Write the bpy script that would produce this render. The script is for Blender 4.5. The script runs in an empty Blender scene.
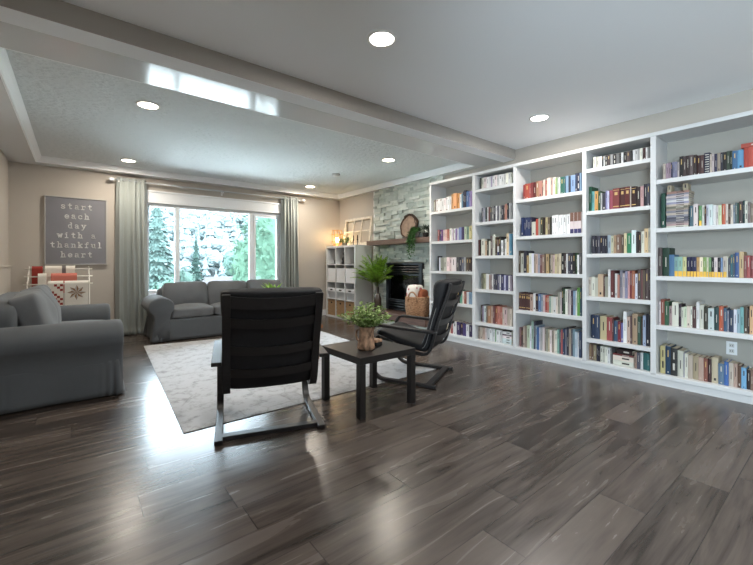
import bpy, math, random
from mathutils import Vector, Matrix, noise as mnoise

# ---------------------------------------------------------------- camera, world, sun, exposure
scn = bpy.context.scene
col = scn.collection
FPX, CX, HY, CAM_H = 380.143, 376.5, 262.5, 1.12
YAW = math.radians(38.2332)
cd = bpy.data.cameras.new('camera'); cam = bpy.data.objects.new('camera', cd); col.objects.link(cam)
cd.sensor_fit = 'HORIZONTAL'; cd.sensor_width = 36.0; cd.lens = 36.0 * FPX / 753.0
cd.shift_y = -20.0 / 753.0; cd.clip_start = 0.05; cd.clip_end = 2000
cam.location = (0, 0, CAM_H); cam.rotation_euler = (math.radians(90), 0, -YAW)
scn.camera = cam

w = bpy.data.worlds.new('sky'); scn.world = w; w.use_nodes = True
SKY_STRENGTH = 10.0
bg = w.node_tree.nodes['Background']; bg.inputs[0].default_value = (0.74, 0.88, 1.0, 1); bg.inputs[1].default_value = SKY_STRENGTH

def light(name, kind, loc, energy, color, size=0.1, rot=(0, 0, 0), parent=None, **kw):
    d = bpy.data.lights.new(name, kind); d.energy = energy; d.color = color
    if kind == 'AREA':
        d.shape = kw.get('shape', 'DISK'); d.size = size
        if 'size_y' in kw: d.size_y = kw['size_y']
        if kw.get('portal'): d.cycles.is_portal = True
        if 'spread' in kw: d.spread = kw['spread']
    elif kind == 'POINT': d.shadow_soft_size = size
    elif kind == 'SUN': d.angle = size
    o = bpy.data.objects.new(name, d); col.objects.link(o); o.location = loc; o.rotation_euler = rot
    if parent: o.parent = parent
    return o
light('sun', 'SUN', (0, 0, 30), 2.0, (1, 0.96, 0.9), 0.02, (math.radians(40), 0, math.radians(70)))
# sky portals in the main window and the added, unseen side window
light('window_daylight', 'AREA', (2.02, 7.2, 1.34), 1.0, (1, 1, 1), 2.3, (math.radians(-90), 0, 0), shape='RECTANGLE', size_y=1.45, portal=True)
light('added_window_daylight', 'AREA', (-0.95, -1.0, 1.25), 1.0, (1, 1, 1), 1.8, (math.radians(90), 0, math.radians(-90)), shape='RECTANGLE', size_y=2.1, portal=True)
CAN_W = 6.5
EXPOSURE = 1.5
vs = scn.view_settings
vs.view_transform = 'Standard'; vs.look = 'None'; vs.exposure = EXPOSURE; vs.gamma = 1.0; vs.use_curve_mapping = False
cy = scn.cycles
cy.use_denoising = True; cy.max_bounces = 10; cy.diffuse_bounces = 6; cy.glossy_bounces = 4; cy.transparent_max_bounces = 12
cy.sample_clamp_indirect = 6.0; cy.caustics_reflective = False; cy.caustics_refractive = False

R = math.radians
rnd = random.Random(7)
SN, CS = math.sin(YAW), math.cos(YAW)
def ray(u, v):
    a = (u - CX) / FPX
    return (SN + CS * a, CS - SN * a, (HY - v) / FPX)
def on_x(u, v, X):                     # the point of the plane x = X that the photo shows at (u, v)
    d = ray(u, v); t = X / d[0]; return (X, d[1] * t, CAM_H + d[2] * t)

# ---------------------------------------------------------------- materials
def lin(c):
    return tuple((x / 12.92 if x <= 0.04045 else ((x + 0.055) / 1.055) ** 2.4) for x in c)
def srgb(r, g, b): return lin((r / 255, g / 255, b / 255)) + (1,)
def hx(h):
    return lin(tuple(int(ch, 16) / 15 for ch in h)) + (1,)
MC = {}
def mat(name, color=(128, 128, 128), rough=0.5, spec=0.5, metal=0.0, bump=0.0, bscale=40.0, vary=0.0, vscale=5.0, stretch=(1, 1, 1), sheen=0.0, coat=0.0, emit=None, island=0.0, bdist=0.01):
    if name in MC: return MC[name]
    m = bpy.data.materials.new(name); m.use_nodes = True; nt = m.node_tree; N, L = nt.nodes, nt.links
    b = N['Principled BSDF']; c = srgb(*color)
    b.inputs['Base Color'].default_value = c; b.inputs['Roughness'].default_value = rough
    b.inputs['Specular IOR Level'].default_value = spec; b.inputs['Metallic'].default_value = metal
    if sheen: b.inputs['Sheen Weight'].default_value = sheen
    if coat: b.inputs['Coat Weight'].default_value = coat; b.inputs['Coat Roughness'].default_value = 0.15
    if emit: b.inputs['Emission Color'].default_value = srgb(*emit[0]); b.inputs['Emission Strength'].default_value = emit[1]
    if bump or vary:
        tc = N.new('ShaderNodeTexCoord'); mp = N.new('ShaderNodeMapping'); mp.inputs['Scale'].default_value = stretch
        L.new(tc.outputs['Object'], mp.inputs['Vector'])
    if vary:
        nz = N.new('ShaderNodeTexNoise'); nz.inputs['Scale'].default_value = vscale; nz.inputs['Detail'].default_value = 5
        L.new(mp.outputs['Vector'], nz.inputs['Vector'])
        mx = N.new('ShaderNodeMix'); mx.data_type = 'RGBA'
        mx.inputs['A'].default_value = tuple(x * (1 - vary) for x in c[:3]) + (1,)
        mx.inputs['B'].default_value = tuple(min(1, x * (1 + vary)) for x in c[:3]) + (1,)
        mr = N.new('ShaderNodeMapRange'); mr.inputs[1].default_value = 0.3; mr.inputs[2].default_value = 0.7
        L.new(nz.outputs['Fac'], mr.inputs[0]); L.new(mr.outputs[0], mx.inputs['Factor'])
        L.new(mx.outputs['Result'], b.inputs['Base Color'])
    if island:
        gi = N.new('ShaderNodeNewGeometry'); h = N.new('ShaderNodeMix'); h.data_type = 'RGBA'
        h.inputs['A'].default_value = tuple(x * (1 - island) for x in c[:3]) + (1,)
        h.inputs['B'].default_value = tuple(min(1, x * (1 + island)) for x in c[:3]) + (1,)
        L.new(gi.outputs['Random Per Island'], h.inputs['Factor'])
        if vary:
            m2 = N.new('ShaderNodeMix'); m2.data_type = 'RGBA'; m2.inputs['Factor'].default_value = 0.5
            L.new(h.outputs['Result'], m2.inputs['A']); L.new(mx.outputs['Result'], m2.inputs['B']); L.new(m2.outputs['Result'], b.inputs['Base Color'])
        else: L.new(h.outputs['Result'], b.inputs['Base Color'])
    if bump:
        n2 = N.new('ShaderNodeTexNoise'); n2.inputs['Scale'].default_value = bscale; n2.inputs['Detail'].default_value = 4
        L.new(mp.outputs['Vector'], n2.inputs['Vector'])
        bp = N.new('ShaderNodeBump'); bp.inputs['Strength'].default_value = bump; bp.inputs['Distance'].default_value = bdist
        L.new(n2.outputs['Fac'], bp.inputs['Height']); L.new(bp.outputs['Normal'], b.inputs['Normal'])
    MC[name] = m
    return m

def floor_mat():
    m = bpy.data.materials.new('laminate_planks'); m.use_nodes = True; nt = m.node_tree; N, L = nt.nodes, nt.links
    b = N['Principled BSDF']
    def math_(op, a, bb=None, c=None):
        n = N.new('ShaderNodeMath'); n.operation = op
        for i, v in enumerate((a, bb, c)):
            if v is None: continue
            if hasattr(v, 'links') or hasattr(v, 'is_linked'): L.new(v, n.inputs[i])
            else: n.inputs[i].default_value = v
        return n.outputs[0]
    tc = N.new('ShaderNodeTexCoord'); sp = N.new('ShaderNodeSeparateXYZ'); L.new(tc.outputs['Object'], sp.inputs[0])
    X, Y = sp.outputs['X'], sp.outputs['Y']
    PW, PL = 0.195, 1.38
    ry = math_('DIVIDE', Y, PW); row = math_('FLOOR', ry); fy = math_('FRACT', ry)
    wn = N.new('ShaderNodeTexWhiteNoise'); wn.noise_dimensions = '1D'; L.new(row, wn.inputs['W'])
    rx = math_('ADD', math_('DIVIDE', X, PL), math_('MULTIPLY', wn.outputs['Value'], 7.0))
    cl = math_('FLOOR', rx); fx = math_('FRACT', rx)
    cmb = N.new('ShaderNodeCombineXYZ'); L.new(cl, cmb.inputs[0]); L.new(row, cmb.inputs[1])
    w2 = N.new('ShaderNodeTexWhiteNoise'); w2.noise_dimensions = '2D'; L.new(cmb.outputs[0], w2.inputs['Vector'])
    pid = w2.outputs['Value']
    # grain: noise stretched along the plank, shifted per plank
    c2 = N.new('ShaderNodeCombineXYZ'); L.new(math_('MULTIPLY', X, 1.3), c2.inputs[0]); L.new(math_('MULTIPLY', Y, 12.0), c2.inputs[1]); L.new(math_('MULTIPLY', pid, 37.0), c2.inputs[2])
    g1 = N.new('ShaderNodeTexNoise'); g1.inputs['Scale'].default_value = 1.3; g1.inputs['Detail'].default_value = 6; g1.inputs['Distortion'].default_value = 0.8
    L.new(c2.outputs[0], g1.inputs['Vector'])
    c3 = N.new('ShaderNodeCombineXYZ'); L.new(math_('MULTIPLY', X, 2.2), c3.inputs[0]); L.new(math_('MULTIPLY', Y, 60.0), c3.inputs[1]); L.new(math_('MULTIPLY', pid, 11.0), c3.inputs[2])
    g2 = N.new('ShaderNodeTexNoise'); g2.inputs['Scale'].default_value = 2.0; g2.inputs['Detail'].default_value = 3
    L.new(c3.outputs[0], g2.inputs['Vector'])
    v = math_('ADD', math_('MULTIPLY', g1.outputs['Fac'], 0.85), math_('MULTIPLY', g2.outputs['Fac'], 0.15))
    v = math_('ADD', v, math_('MULTIPLY', math_('SUBTRACT', pid, 0.5), 0.24))
    cr = N.new('ShaderNodeValToRGB'); e = cr.color_ramp.elements
    e[0].position = 0.30; e[0].color = srgb(48, 41, 37); e[1].position = 0.78; e[1].color = srgb(98, 89, 82)
    k = cr.color_ramp.elements.new(0.44); k.color = srgb(72, 64, 59)
    k = cr.color_ramp.elements.new(0.56); k.color = srgb(86, 77, 71)
    L.new(v, cr.inputs[0])
    # seams between planks
    ey = math_('MINIMUM', fy, math_('SUBTRACT', 1.0, fy)); ex = math_('MINIMUM', fx, math_('SUBTRACT', 1.0, fx))
    s1 = math_('LESS_THAN', math_('MULTIPLY', ey, PW), 0.0018); s2 = math_('LESS_THAN', math_('MULTIPLY', ex, PL), 0.0024)
    seam = math_('MAXIMUM', s1, s2)
    mx = N.new('ShaderNodeMix'); mx.data_type = 'RGBA'; L.new(math_('MULTIPLY', seam, 0.75), mx.inputs['Factor'])
    L.new(cr.outputs[0], mx.inputs['A']); mx.inputs['B'].default_value = srgb(38, 32, 29)
    L.new(mx.outputs['Result'], b.inputs['Base Color'])
    rg = math_('ADD', 0.21, math_('MULTIPLY', g1.outputs['Fac'], 0.10)); L.new(rg, b.inputs['Roughness'])
    b.inputs['Specular IOR Level'].default_value = 0.5
    return m

def glass_mat(name, tint=(0.97, 0.99, 0.99), refl=0.07):
    m = bpy.data.materials.new(name); m.use_nodes = True; N, L = m.node_tree.nodes, m.node_tree.links
    for n in list(N):
        if n.type == 'BSDF_PRINCIPLED': N.remove(n)
    t = N.new('ShaderNodeBsdfTransparent'); t.inputs[0].default_value = tint + (1,)
    g = N.new('ShaderNodeBsdfGlossy'); g.inputs['Roughness'].default_value = 0.02
    f = N.new('ShaderNodeFresnel'); f.inputs[0].default_value = 1.35
    x = N.new('ShaderNodeMixShader'); L.new(f.outputs[0], x.inputs[0]); L.new(t.outputs[0], x.inputs[1]); L.new(g.outputs[0], x.inputs[2])
    L.new(x.outputs[0], N['Material Output'].inputs[0])
    return m

# ---------------------------------------------------------------- mesh builder
class MB:
    def __init__(s): s.v, s.f, s.m = [], [], []
    def add(s, vs_, fs, mi=0):
        o = len(s.v); s.v += [tuple(p) for p in vs_]
        for f in fs: s.f.append(tuple(i + o for i in f)); s.m.append(mi)
    def box(s, x0, y0, z0, x1, y1, z1, mi=0):
        x0, x1 = min(x0, x1), max(x0, x1); y0, y1 = min(y0, y1), max(y0, y1); z0, z1 = min(z0, z1), max(z0, z1)
        s.add([(x0, y0, z0), (x1, y0, z0), (x1, y1, z0), (x0, y1, z0), (x0, y0, z1), (x1, y0, z1), (x1, y1, z1), (x0, y1, z1)],
              [(0, 3, 2, 1), (4, 5, 6, 7), (0, 1, 5, 4), (1, 2, 6, 5), (2, 3, 7, 6), (3, 0, 4, 7)], mi); return s
    def obox(s, c, ax, ay, az, mi=0):          # oriented box: centre and three half-axes
        c, ax, ay, az = map(Vector, (c, ax, ay, az)); p = []
        for k in (-1, 1):
            for i, j in ((-1, -1), (1, -1), (1, 1), (-1, 1)): p.append(c + ax * i + ay * j + az * k)
        s.add(p, [(0, 3, 2, 1), (4, 5, 6, 7), (0, 1, 5, 4), (1, 2, 6, 5), (2, 3, 7, 6), (3, 0, 4, 7)], mi); return s
    def lathe(s, prof, n=24, c=(0, 0, 0), mi=0, caps=True, fn=None):
        o = len(s.v); k = len(prof)
        for r_, z in prof:
            for i in range(n):
                a = 2 * math.pi * i / n; rr = fn(r_, z, a) if fn else r_
                s.v.append((c[0] + rr * math.cos(a), c[1] + rr * math.sin(a), c[2] + z))
        for j in range(k - 1):
            for i in range(n):
                s.f.append((o + j * n + i, o + j * n + (i + 1) % n, o + (j + 1) * n + (i + 1) % n, o + (j + 1) * n + i)); s.m.append(mi)
        if caps:
            s.f.append(tuple(o + i for i in reversed(range(n)))); s.m.append(mi)
            s.f.append(tuple(o + (k - 1) * n + i for i in range(n))); s.m.append(mi)
        return s
    def tube(s, pts, r_, n=8, mi=0, closed=False, taper=None):
        pts = [Vector(p) for p in pts]; o = len(s.v); k = len(pts); up = Vector((0, 0, 1)); prev = None
        for i, p in enumerate(pts):
            if closed: t = pts[(i + 1) % k] - pts[i - 1]
            else: t = pts[min(i + 1, k - 1)] - pts[max(i - 1, 0)]
            t.normalize()
            if prev is None:
                a = t.cross(up)
                if a.length < 1e-3: a = t.cross(Vector((1, 0, 0)))
            else: a = prev - t * prev.dot(t)
            a.normalize(); b = t.cross(a); prev = a
            rr = r_ if taper is None else r_ * (1 + (taper - 1) * i / max(1, k - 1))
            for q in range(n):
                g = 2 * math.pi * q / n; s.v.append(tuple(p + a * rr * math.cos(g) + b * rr * math.sin(g)))
        for i in range(k if closed else k - 1):
            i2 = (i + 1) % k
            for q in range(n):
                s.f.append((o + i * n + q, o + i * n + (q + 1) % n, o + i2 * n + (q + 1) % n, o + i2 * n + q)); s.m.append(mi)
        if not closed:
            s.f.append(tuple(o + q for q in reversed(range(n)))); s.m.append(mi)
            s.f.append(tuple(o + (k - 1) * n + q for q in range(n))); s.m.append(mi)
        return s
    def sweep(s, path, x0, x1, th, mi=0):      # a strip of thickness th along a path in the y-z plane, from x0 to x1
        o = len(s.v); k = len(path)
        for i, (y, z) in enumerate(path):
            a = path[max(i - 1, 0)]; b = path[min(i + 1, k - 1)]
            ty, tz = b[0] - a[0], b[1] - a[1]; l = math.hypot(ty, tz) or 1; ny, nz = -tz / l * th / 2, ty / l * th / 2
            s.v += [(x0, y - ny, z - nz), (x1, y - ny, z - nz), (x1, y + ny, z + nz), (x0, y + ny, z + nz)]
        for i in range(k - 1):
            for q in range(4):
                s.f.append((o + i * 4 + q, o + (i + 1) * 4 + q, o + (i + 1) * 4 + (q + 1) % 4, o + i * 4 + (q + 1) % 4)); s.m.append(mi)
        s.f.append((o, o + 1, o + 2, o + 3)); s.m.append(mi)
        e = o + (k - 1) * 4; s.f.append((e + 3, e + 2, e + 1, e)); s.m.append(mi)
        return s
    def grid(s, nx, ny, fn, mi=0, closed=False):
        o = len(s.v)
        for j in range(ny + 1):
            for i in range(nx + (0 if closed else 1)): s.v.append(tuple(fn(i / nx, j / ny)))
        wd = nx if closed else nx + 1
        for j in range(ny):
            for i in range(nx):
                i2 = (i + 1) % nx if closed else i + 1
                s.f.append((o + j * wd + i, o + j * wd + i2, o + (j + 1) * wd + i2, o + (j + 1) * wd + i)); s.m.append(mi)
        return s
    def puff(s, c, h, k=5.0, n=10, puffy=(0, 0, 0), rot=None, wob=0.0, seed=0, mi=0):   # soft rounded box
        c = Vector(c); key = {}
        def pt(p):
            q = Vector(p); mxm = max(abs(q.x), abs(q.y), abs(q.z)); nn = (abs(q.x) ** k + abs(q.y) ** k + abs(q.z) ** k) ** (1 / k)
            q = q * (mxm / nn)
            g = Vector(((1 - q.y ** 2) * (1 - q.z ** 2), (1 - q.x ** 2) * (1 - q.z ** 2), (1 - q.x ** 2) * (1 - q.y ** 2)))
            r_ = Vector((q.x * h[0] + math.copysign(puffy[0] * g.x, q.x) * abs(q.x), q.y * h[1] + math.copysign(puffy[1] * g.y, q.y) * abs(q.y), q.z * h[2] + math.copysign(puffy[2] * g.z, q.z) * abs(q.z)))
            if wob: r_ += mnoise.noise_vector(r_ * 5 + Vector((seed, seed * 2, 0))) * wob
            if rot is not None: r_ = rot @ r_
            return c + r_
        def vid(p):
            kk = tuple(round(x, 4) for x in p)
            if kk not in key: key[kk] = len(s.v); s.v.append(tuple(pt(p)))
            return key[kk]
        for ax in range(3):
            for sg in (-1, 1):
                for i in range(n):
                    for j in range(n):
                        qd = []
                        for a, b in ((i, j), (i + 1, j), (i + 1, j + 1), (i, j + 1)):
                            p = [0, 0, 0]; p[ax] = sg; p[(ax + 1) % 3] = -1 + 2 * a / n; p[(ax + 2) % 3] = -1 + 2 * b / n; qd.append(vid(p))
                        s.f.append(tuple(qd if sg > 0 else reversed(qd))); s.m.append(mi)
        return s
    def leaf(s, p, d, up, ln, wd, mi=0):
        p, d, up = Vector(p), Vector(d).normalized(), Vector(up); sd = d.cross(up)
        if sd.length < 1e-4: sd = d.cross(Vector((1, 0.2, 0)))
        sd.normalize(); n_ = sd.cross(d); m1 = p + d * ln * 0.45 + n_ * ln * 0.06
        s.add([p, m1 + sd * wd / 2, p + d * ln - n_ * ln * 0.08, m1 - sd * wd / 2], [(0, 1, 2, 3)], mi); return s
    def build(s, name, mats, parent=None, smooth=False, bevel=0.0, seg=2, subsurf=0, loc=None, solid=0.0):
        me = bpy.data.meshes.new(name); me.from_pydata(s.v, [], s.f); me.update()
        if not isinstance(mats, (list, tuple)): mats = [mats]
        for m in mats: me.materials.append(m)
        me.polygons.foreach_set('material_index', [min(i, len(mats) - 1) for i in s.m])
        if smooth: me.polygons.foreach_set('use_smooth', [True] * len(me.polygons))
        o = bpy.data.objects.new(name, me); col.objects.link(o)
        if parent: o.parent = parent
        if loc: o.location = loc
        if solid:
            q = o.modifiers.new('solidify', 'SOLIDIFY'); q.thickness = solid; q.offset = 0
        if bevel:
            q = o.modifiers.new('bevel', 'BEVEL'); q.width = bevel; q.segments = seg; q.limit_method = 'ANGLE'; q.angle_limit = R(35)
        if subsurf:
            q = o.modifiers.new('subsurf', 'SUBSURF'); q.levels = subsurf; q.render_levels = subsurf
        return o

def tag(o, label, cat, group=None, kind=None):
    o['label'] = label; o['category'] = cat
    if group: o['group'] = group
    if kind: o['kind'] = kind
    return o
def struct(o, label=None, cat=None):
    o['kind'] = 'structure'
    if label: o['label'] = label
    if cat: o['category'] = cat
    return o
def thing(name, label, cat, loc=(0, 0, 0), rz=0.0, group=None):
    o = bpy.data.objects.new(name, None); col.objects.link(o); o.empty_display_size = 0.1
    o.location = loc; o.rotation_euler = (0, 0, rz)
    return tag(o, label, cat, group)
def bx(*a, mi=0): return MB().box(*a, mi=mi)
def arc(cy_, cz_, r_, a0, a1, n=8): return [(cy_ + r_ * math.cos(R(a0 + (a1 - a0) * i / n)), cz_ + r_ * math.sin(R(a0 + (a1 - a0) * i / n))) for i in range(n + 1)]

# ================================================================ the setting
XL, XR, YB, YF = -0.72, 4.52, -2.6, 7.05
ZC, ZS, ZT, ZBM = 2.60, 2.478, 2.56, 2.468
XB = 4.17                                           # face of the bookcase
M_wall = mat('greige_wall_paint', (186, 179, 170), 0.85, 0.2, bump=0.05, bscale=120)
M_ceil = mat('ceiling_paint', (244, 246, 249), 0.8, 0.2)
M_sheen = mat('satin_soffit_paint', (222, 224, 226), 0.13, 0.75)
M_tray = mat('textured_ceiling_plaster', (224, 228, 229), 0.7, 0.2, bump=1.0, bscale=16, stretch=(1, 2.0, 1), bdist=0.03)
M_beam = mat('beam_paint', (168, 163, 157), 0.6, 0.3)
M_trim = mat('white_trim_paint', (246, 248, 250), 0.4, 0.4)
M_white = mat('white_shelf_lacquer', (211, 212, 213), 0.38, 0.45)
M_shelfback = mat('shelf_back_paint', (178, 174, 166), 0.7, 0.3)
M_black = mat('black_brown_wood', (31, 29, 30), 0.42, 0.5, vary=0.25, vscale=14, stretch=(1, 8, 8))

struct(bx(XL - 0.4, YB - 0.2, -0.2, XR + 0.2, YF + 0.2, 0).build('floor', floor_mat()), 'grey brown wood plank laminate floor', 'floor')
# window wall with its opening
WX0, WX1, WZ0, WZ1 = 0.86, 3.17, 0.62, 2.08
b = MB()
b.box(XL - 0.3, YF, 0, WX0, YF + 0.2, 2.75).box(WX1, YF, 0, XR + 0.5, YF + 0.2, 2.75).box(WX0, YF, 0, WX1, YF + 0.2, WZ0).box(WX0, YF, WZ1, WX1, YF + 0.2, 2.75)
struct(b.build('wall_window', M_wall), 'beige wall with the wide window', 'wall')
# fireplace wall with the firebox opening
FY0, FY1, FZ0, FZ1 = 4.43, 5.32, 0.29, 1.10
b = MB()
b.box(XR, YB, 0, XR + 0.2, FY0, 2.75).box(XR, FY1, 0, XR + 0.2, YF, 2.75).box(XR, FY0, 0, XR + 0.2, FY1, FZ0).box(XR, FY0, FZ1, XR + 0.2, FY1, 2.75)
struct(b.build('wall_right', M_wall), 'beige wall behind bookcase and fireplace', 'wall')
LY0, LY1, LZ0, LZ1 = -1.9, -0.1, 0.3, 2.2            # unseen window opening, added to light the bookcase from this side
b = MB(); b.box(XL - 0.4, YB, 1.08, XL, LY0, 2.75).box(XL - 0.4, LY1, 1.08, XL, YF, 2.75).box(XL - 0.4, LY0, LZ1, XL, LY1, 2.75)
struct(b.build('wall_left', M_wall), 'beige wall behind the loveseat', 'wall')
b = MB(); b.box(XL - 0.4, YB, 0, XL + 0.02, LY0, 1.06).box(XL - 0.4, YB, 1.06, XL + 0.032, LY0, 1.082).box(XL - 0.4, LY1, 0, XL + 0.02, YF, 1.06).box(XL - 0.4, LY1, 1.06, XL + 0.032, YF, 1.082).box(XL - 0.4, LY0, 0, XL + 0.02, LY1, LZ0)
struct(b.build('trim_1', mat('low_wall_paint', (196, 190, 181), 0.8, 0.2)), 'low half wall ledge', 'trim')
struct(bx(XL - 0.4, YB - 0.2, 0, XR + 0.2, YB, 2.75).build('wall_rear', M_wall), 'wall behind the viewer', 'wall')
wf = MB(); xw = XL - 0.3
for y in (LY0, -1.03, LY1 - 0.06): wf.box(xw, y, LZ0, xw + 0.08, y + 0.06, LZ1)
for ya, yb in ((LY0 + 0.06, -1.03), (-0.97, LY1 - 0.06)): wf.box(xw, ya, LZ0, xw + 0.08, yb, LZ0 + 0.06).box(xw, ya, LZ1 - 0.06, xw + 0.08, yb, LZ1)
w2_ = struct(wf.build('added_side_window', M_trim, bevel=0.004), 'unseen window added beside the viewer to light the bookcase', 'window')
# ceilings: flat near part, beam, tray with soffit border and crown
struct(bx(XL - 0.4, YB - 0.2, ZC, XR + 0.2, 2.80, 2.75).build('ceiling', M_ceil), 'smooth white ceiling', 'ceiling')
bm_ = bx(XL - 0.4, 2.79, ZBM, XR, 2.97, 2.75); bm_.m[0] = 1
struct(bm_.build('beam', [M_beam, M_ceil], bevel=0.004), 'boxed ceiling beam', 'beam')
TX0, TX1, TY0, TY1 = -0.44, 4.40, 3.345, 6.88
b = MB(); b.box(XL - 0.4, 2.97, ZS, XR + 0.2, TY0, 2.75).box(XL - 0.4, TY0, ZS, TX0, TY1, 2.75).box(TX1, TY0, ZS, XR + 0.2, TY1, 2.75).box(XL - 0.4, TY1, ZS, XR + 0.2, YF, 2.75)
struct(b.build('ceiling_border', M_sheen), 'smooth flat border of the tray ceiling', 'ceiling')
struct(bx(TX0, TY0, ZT, TX1, TY1, 2.75).build('ceiling_tray', M_tray), 'textured recessed ceiling', 'ceiling')
cr = MB()                                              # crown moulding round the tray: an ogee run along each side
prof = [(0, 0), (0.012, 0), (0.018, 0.02), (0.045, 0.045), (0.062, 0.07), (0.062, ZT - ZS), (0, ZT - ZS)]
loopv = []
for d_, z in prof:
    loopv.append([(TX0 + d_, TY0 + d_, ZS + z), (TX1 - d_, TY0 + d_, ZS + z), (TX1 - d_, TY1 - d_, ZS + z), (TX0 + d_, TY1 - d_, ZS + z)])
for a, c in zip(loopv, loopv[1:]):
    for i in range(4): cr.add([a[i], a[(i + 1) % 4], c[(i + 1) % 4], c[i]], [(0, 1, 2, 3)])
struct(cr.build('trim_2', M_trim), 'white crown moulding of the tray ceiling', 'trim')
# baseboards
struct(bx(XL + 0.02, YF - 0.015, 0, XR, YF, 0.12).box(XL + 0.02, YF - 0.022, 0, XR, YF, 0.02).build('baseboard_window', M_trim, bevel=0.003), 'white baseboard under the window', 'baseboard')
struct(bx(XR - 0.015, 6.94, 0, XR, YF - 0.02, 0.12).build('baseboard_right', M_trim, bevel=0.003))
struct(bx(XL + 0.02, LY1, 0, XL + 0.035, YF - 0.02, 0.12).build('baseboard_left', M_trim, bevel=0.003))
# main window: frame, mullions, panes, casing
wn = MB(); y0, y1 = YF + 0.03, YF + 0.11
wn.box(WX0, y0, WZ0, WX0 + 0.05, y1, WZ1).box(WX1 - 0.05, y0, WZ0, WX1, y1, WZ1).box(WX0 + 0.05, y0, WZ0, WX1 - 0.05, y1, WZ0 + 0.05).box(WX0 + 0.05, y0, WZ1 - 0.05, WX1 - 0.05, y1, WZ1)
MX = (1.325, 2.585)
for x in MX: wn.box(x - 0.035, y0, WZ0 + 0.05, x + 0.035, y1, WZ1 - 0.05)
wn.box(MX[1] + 0.035, y0 - 0.012, WZ0 + 0.05, MX[1] + 0.075, y1 - 0.02, WZ1 - 0.05).box(WX1 - 0.09, y0 - 0.012, WZ0 + 0.05, WX1 - 0.05, y1 - 0.02, WZ1 - 0.05)
wn.box(MX[1] + 0.075, y0 - 0.012, WZ0 + 0.05, WX1 - 0.09, y1 - 0.02, WZ0 + 0.09).box(MX[1] + 0.075, y0 - 0.012, WZ1 - 0.09, WX1 - 0.09, y1 - 0.02, WZ1 - 0.05)
M_vinyl = mat('white_vinyl', (232, 236, 240), 0.4, 0.4)
win = struct(wn.build('window_1', M_vinyl, bevel=0.004), 'wide white framed picture window with three panes', 'window')
GL = glass_mat('window_glass')
for ya, yb in ((LY0 + 0.06, -1.03), (-0.97, LY1 - 0.06)): bx(xw + 0.036, ya, LZ0 + 0.06, xw + 0.042, yb, LZ1 - 0.06).build('pane', GL, w2_)
for a, c in ((WX0 + 0.05, MX[0] - 0.035), (MX[0] + 0.035, MX[1] - 0.035), (MX[1] + 0.075, WX1 - 0.09)):
    bx(a, YF + 0.066, WZ0 + 0.05, c, YF + 0.072, WZ1 - 0.05).build('pane', GL, win)
cas = MB()
cas.box(WX0 - 0.02, YF - 0.02, WZ1, WX1 + 0.02, YF, WZ1 + 0.17).box(WX0 - 0.03, YF - 0.035, WZ1 + 0.17, WX1 + 0.03, YF, WZ1 + 0.2)
cas.box(WX0 - 0.09, YF - 0.02, WZ0, WX0, YF, WZ1 + 0.17).box(WX1, YF - 0.02, WZ0, WX1 + 0.09, YF, WZ1 + 0.17)
cas.box(WX0 - 0.1, YF - 0.05, WZ0 - 0.03, WX1 + 0.1, YF + 0.03, WZ0)
struct(cas.build('trim_3', M_trim, bevel=0.004), 'white casing and sill round the window', 'trim')

# ---------------------------------------------------------------- the world outside the window
M_bounce = mat('pale_bounce_ground', (214, 214, 210), 0.95, 0.1, vary=0.3, vscale=0.6)  # near ground, out of view, made pale to bounce daylight onto the ceiling
struct(bx(-60, YF + 0.3, -4.6, 120, 21, -4.4).build('bounce_ground_outside', M_bounce), 'unseen ground far below the window, made pale to bounce daylight', 'ground')
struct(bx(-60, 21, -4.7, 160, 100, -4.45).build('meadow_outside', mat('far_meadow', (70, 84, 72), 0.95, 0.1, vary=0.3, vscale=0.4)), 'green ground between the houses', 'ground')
hl = MB()
def hillf(s_, t_):
    x = -180 + 520 * s_; y = 84 + 340 * t_
    h = -4.6 + 150 * (t_ ** 0.9) * (0.80 + 0.28 * math.sin(2.2 + s_ * 7.0) + 0.1 * mnoise.noise(Vector((x * 0.02, y * 0.02, 3))))
    return (x, y, h + 2.5 * mnoise.noise(Vector((x * 0.06, y * 0.06, 0))))
hl.grid(60, 30, hillf)
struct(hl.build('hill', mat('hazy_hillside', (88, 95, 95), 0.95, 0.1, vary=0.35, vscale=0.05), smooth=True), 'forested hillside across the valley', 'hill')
def blobtree(s, x, y, z, h, r_, n, rr, mi=0):
    for _ in range(7):
        a = rr.uniform(0, 6.283); q = rr.uniform(-0.6, 0.8)
        s.puff((x + r_ * 0.35 * math.cos(a), y + r_ * 0.35 * math.sin(a), z + h * 0.6 + h * 0.26 * q), (r_ * 0.55, r_ * 0.55, h * 0.17), k=2.1, n=5, wob=r_ * 0.16, seed=rr.random() * 9, mi=mi)
    for _ in range(n):
        a = rr.uniform(0, 6.283); q = rr.uniform(-1, 1); k = rr.uniform(0.7, 1.05)
        p = Vector((x + r_ * k * math.cos(a) * math.sqrt(1 - q * q), y + r_ * k * math.sin(a) * math.sqrt(1 - q * q), z + h * 0.6 + h * 0.4 * k * q))
        d = Vector((rr.uniform(-1, 1), rr.uniform(-1, 1), rr.uniform(-0.8, 0.5))); l = r_ * rr.uniform(0.10, 0.22)
        s.leaf(p, d, (rr.uniform(-.4, .4), rr.uniform(-.4, .4), 1), l, l * 0.8, mi)
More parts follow.
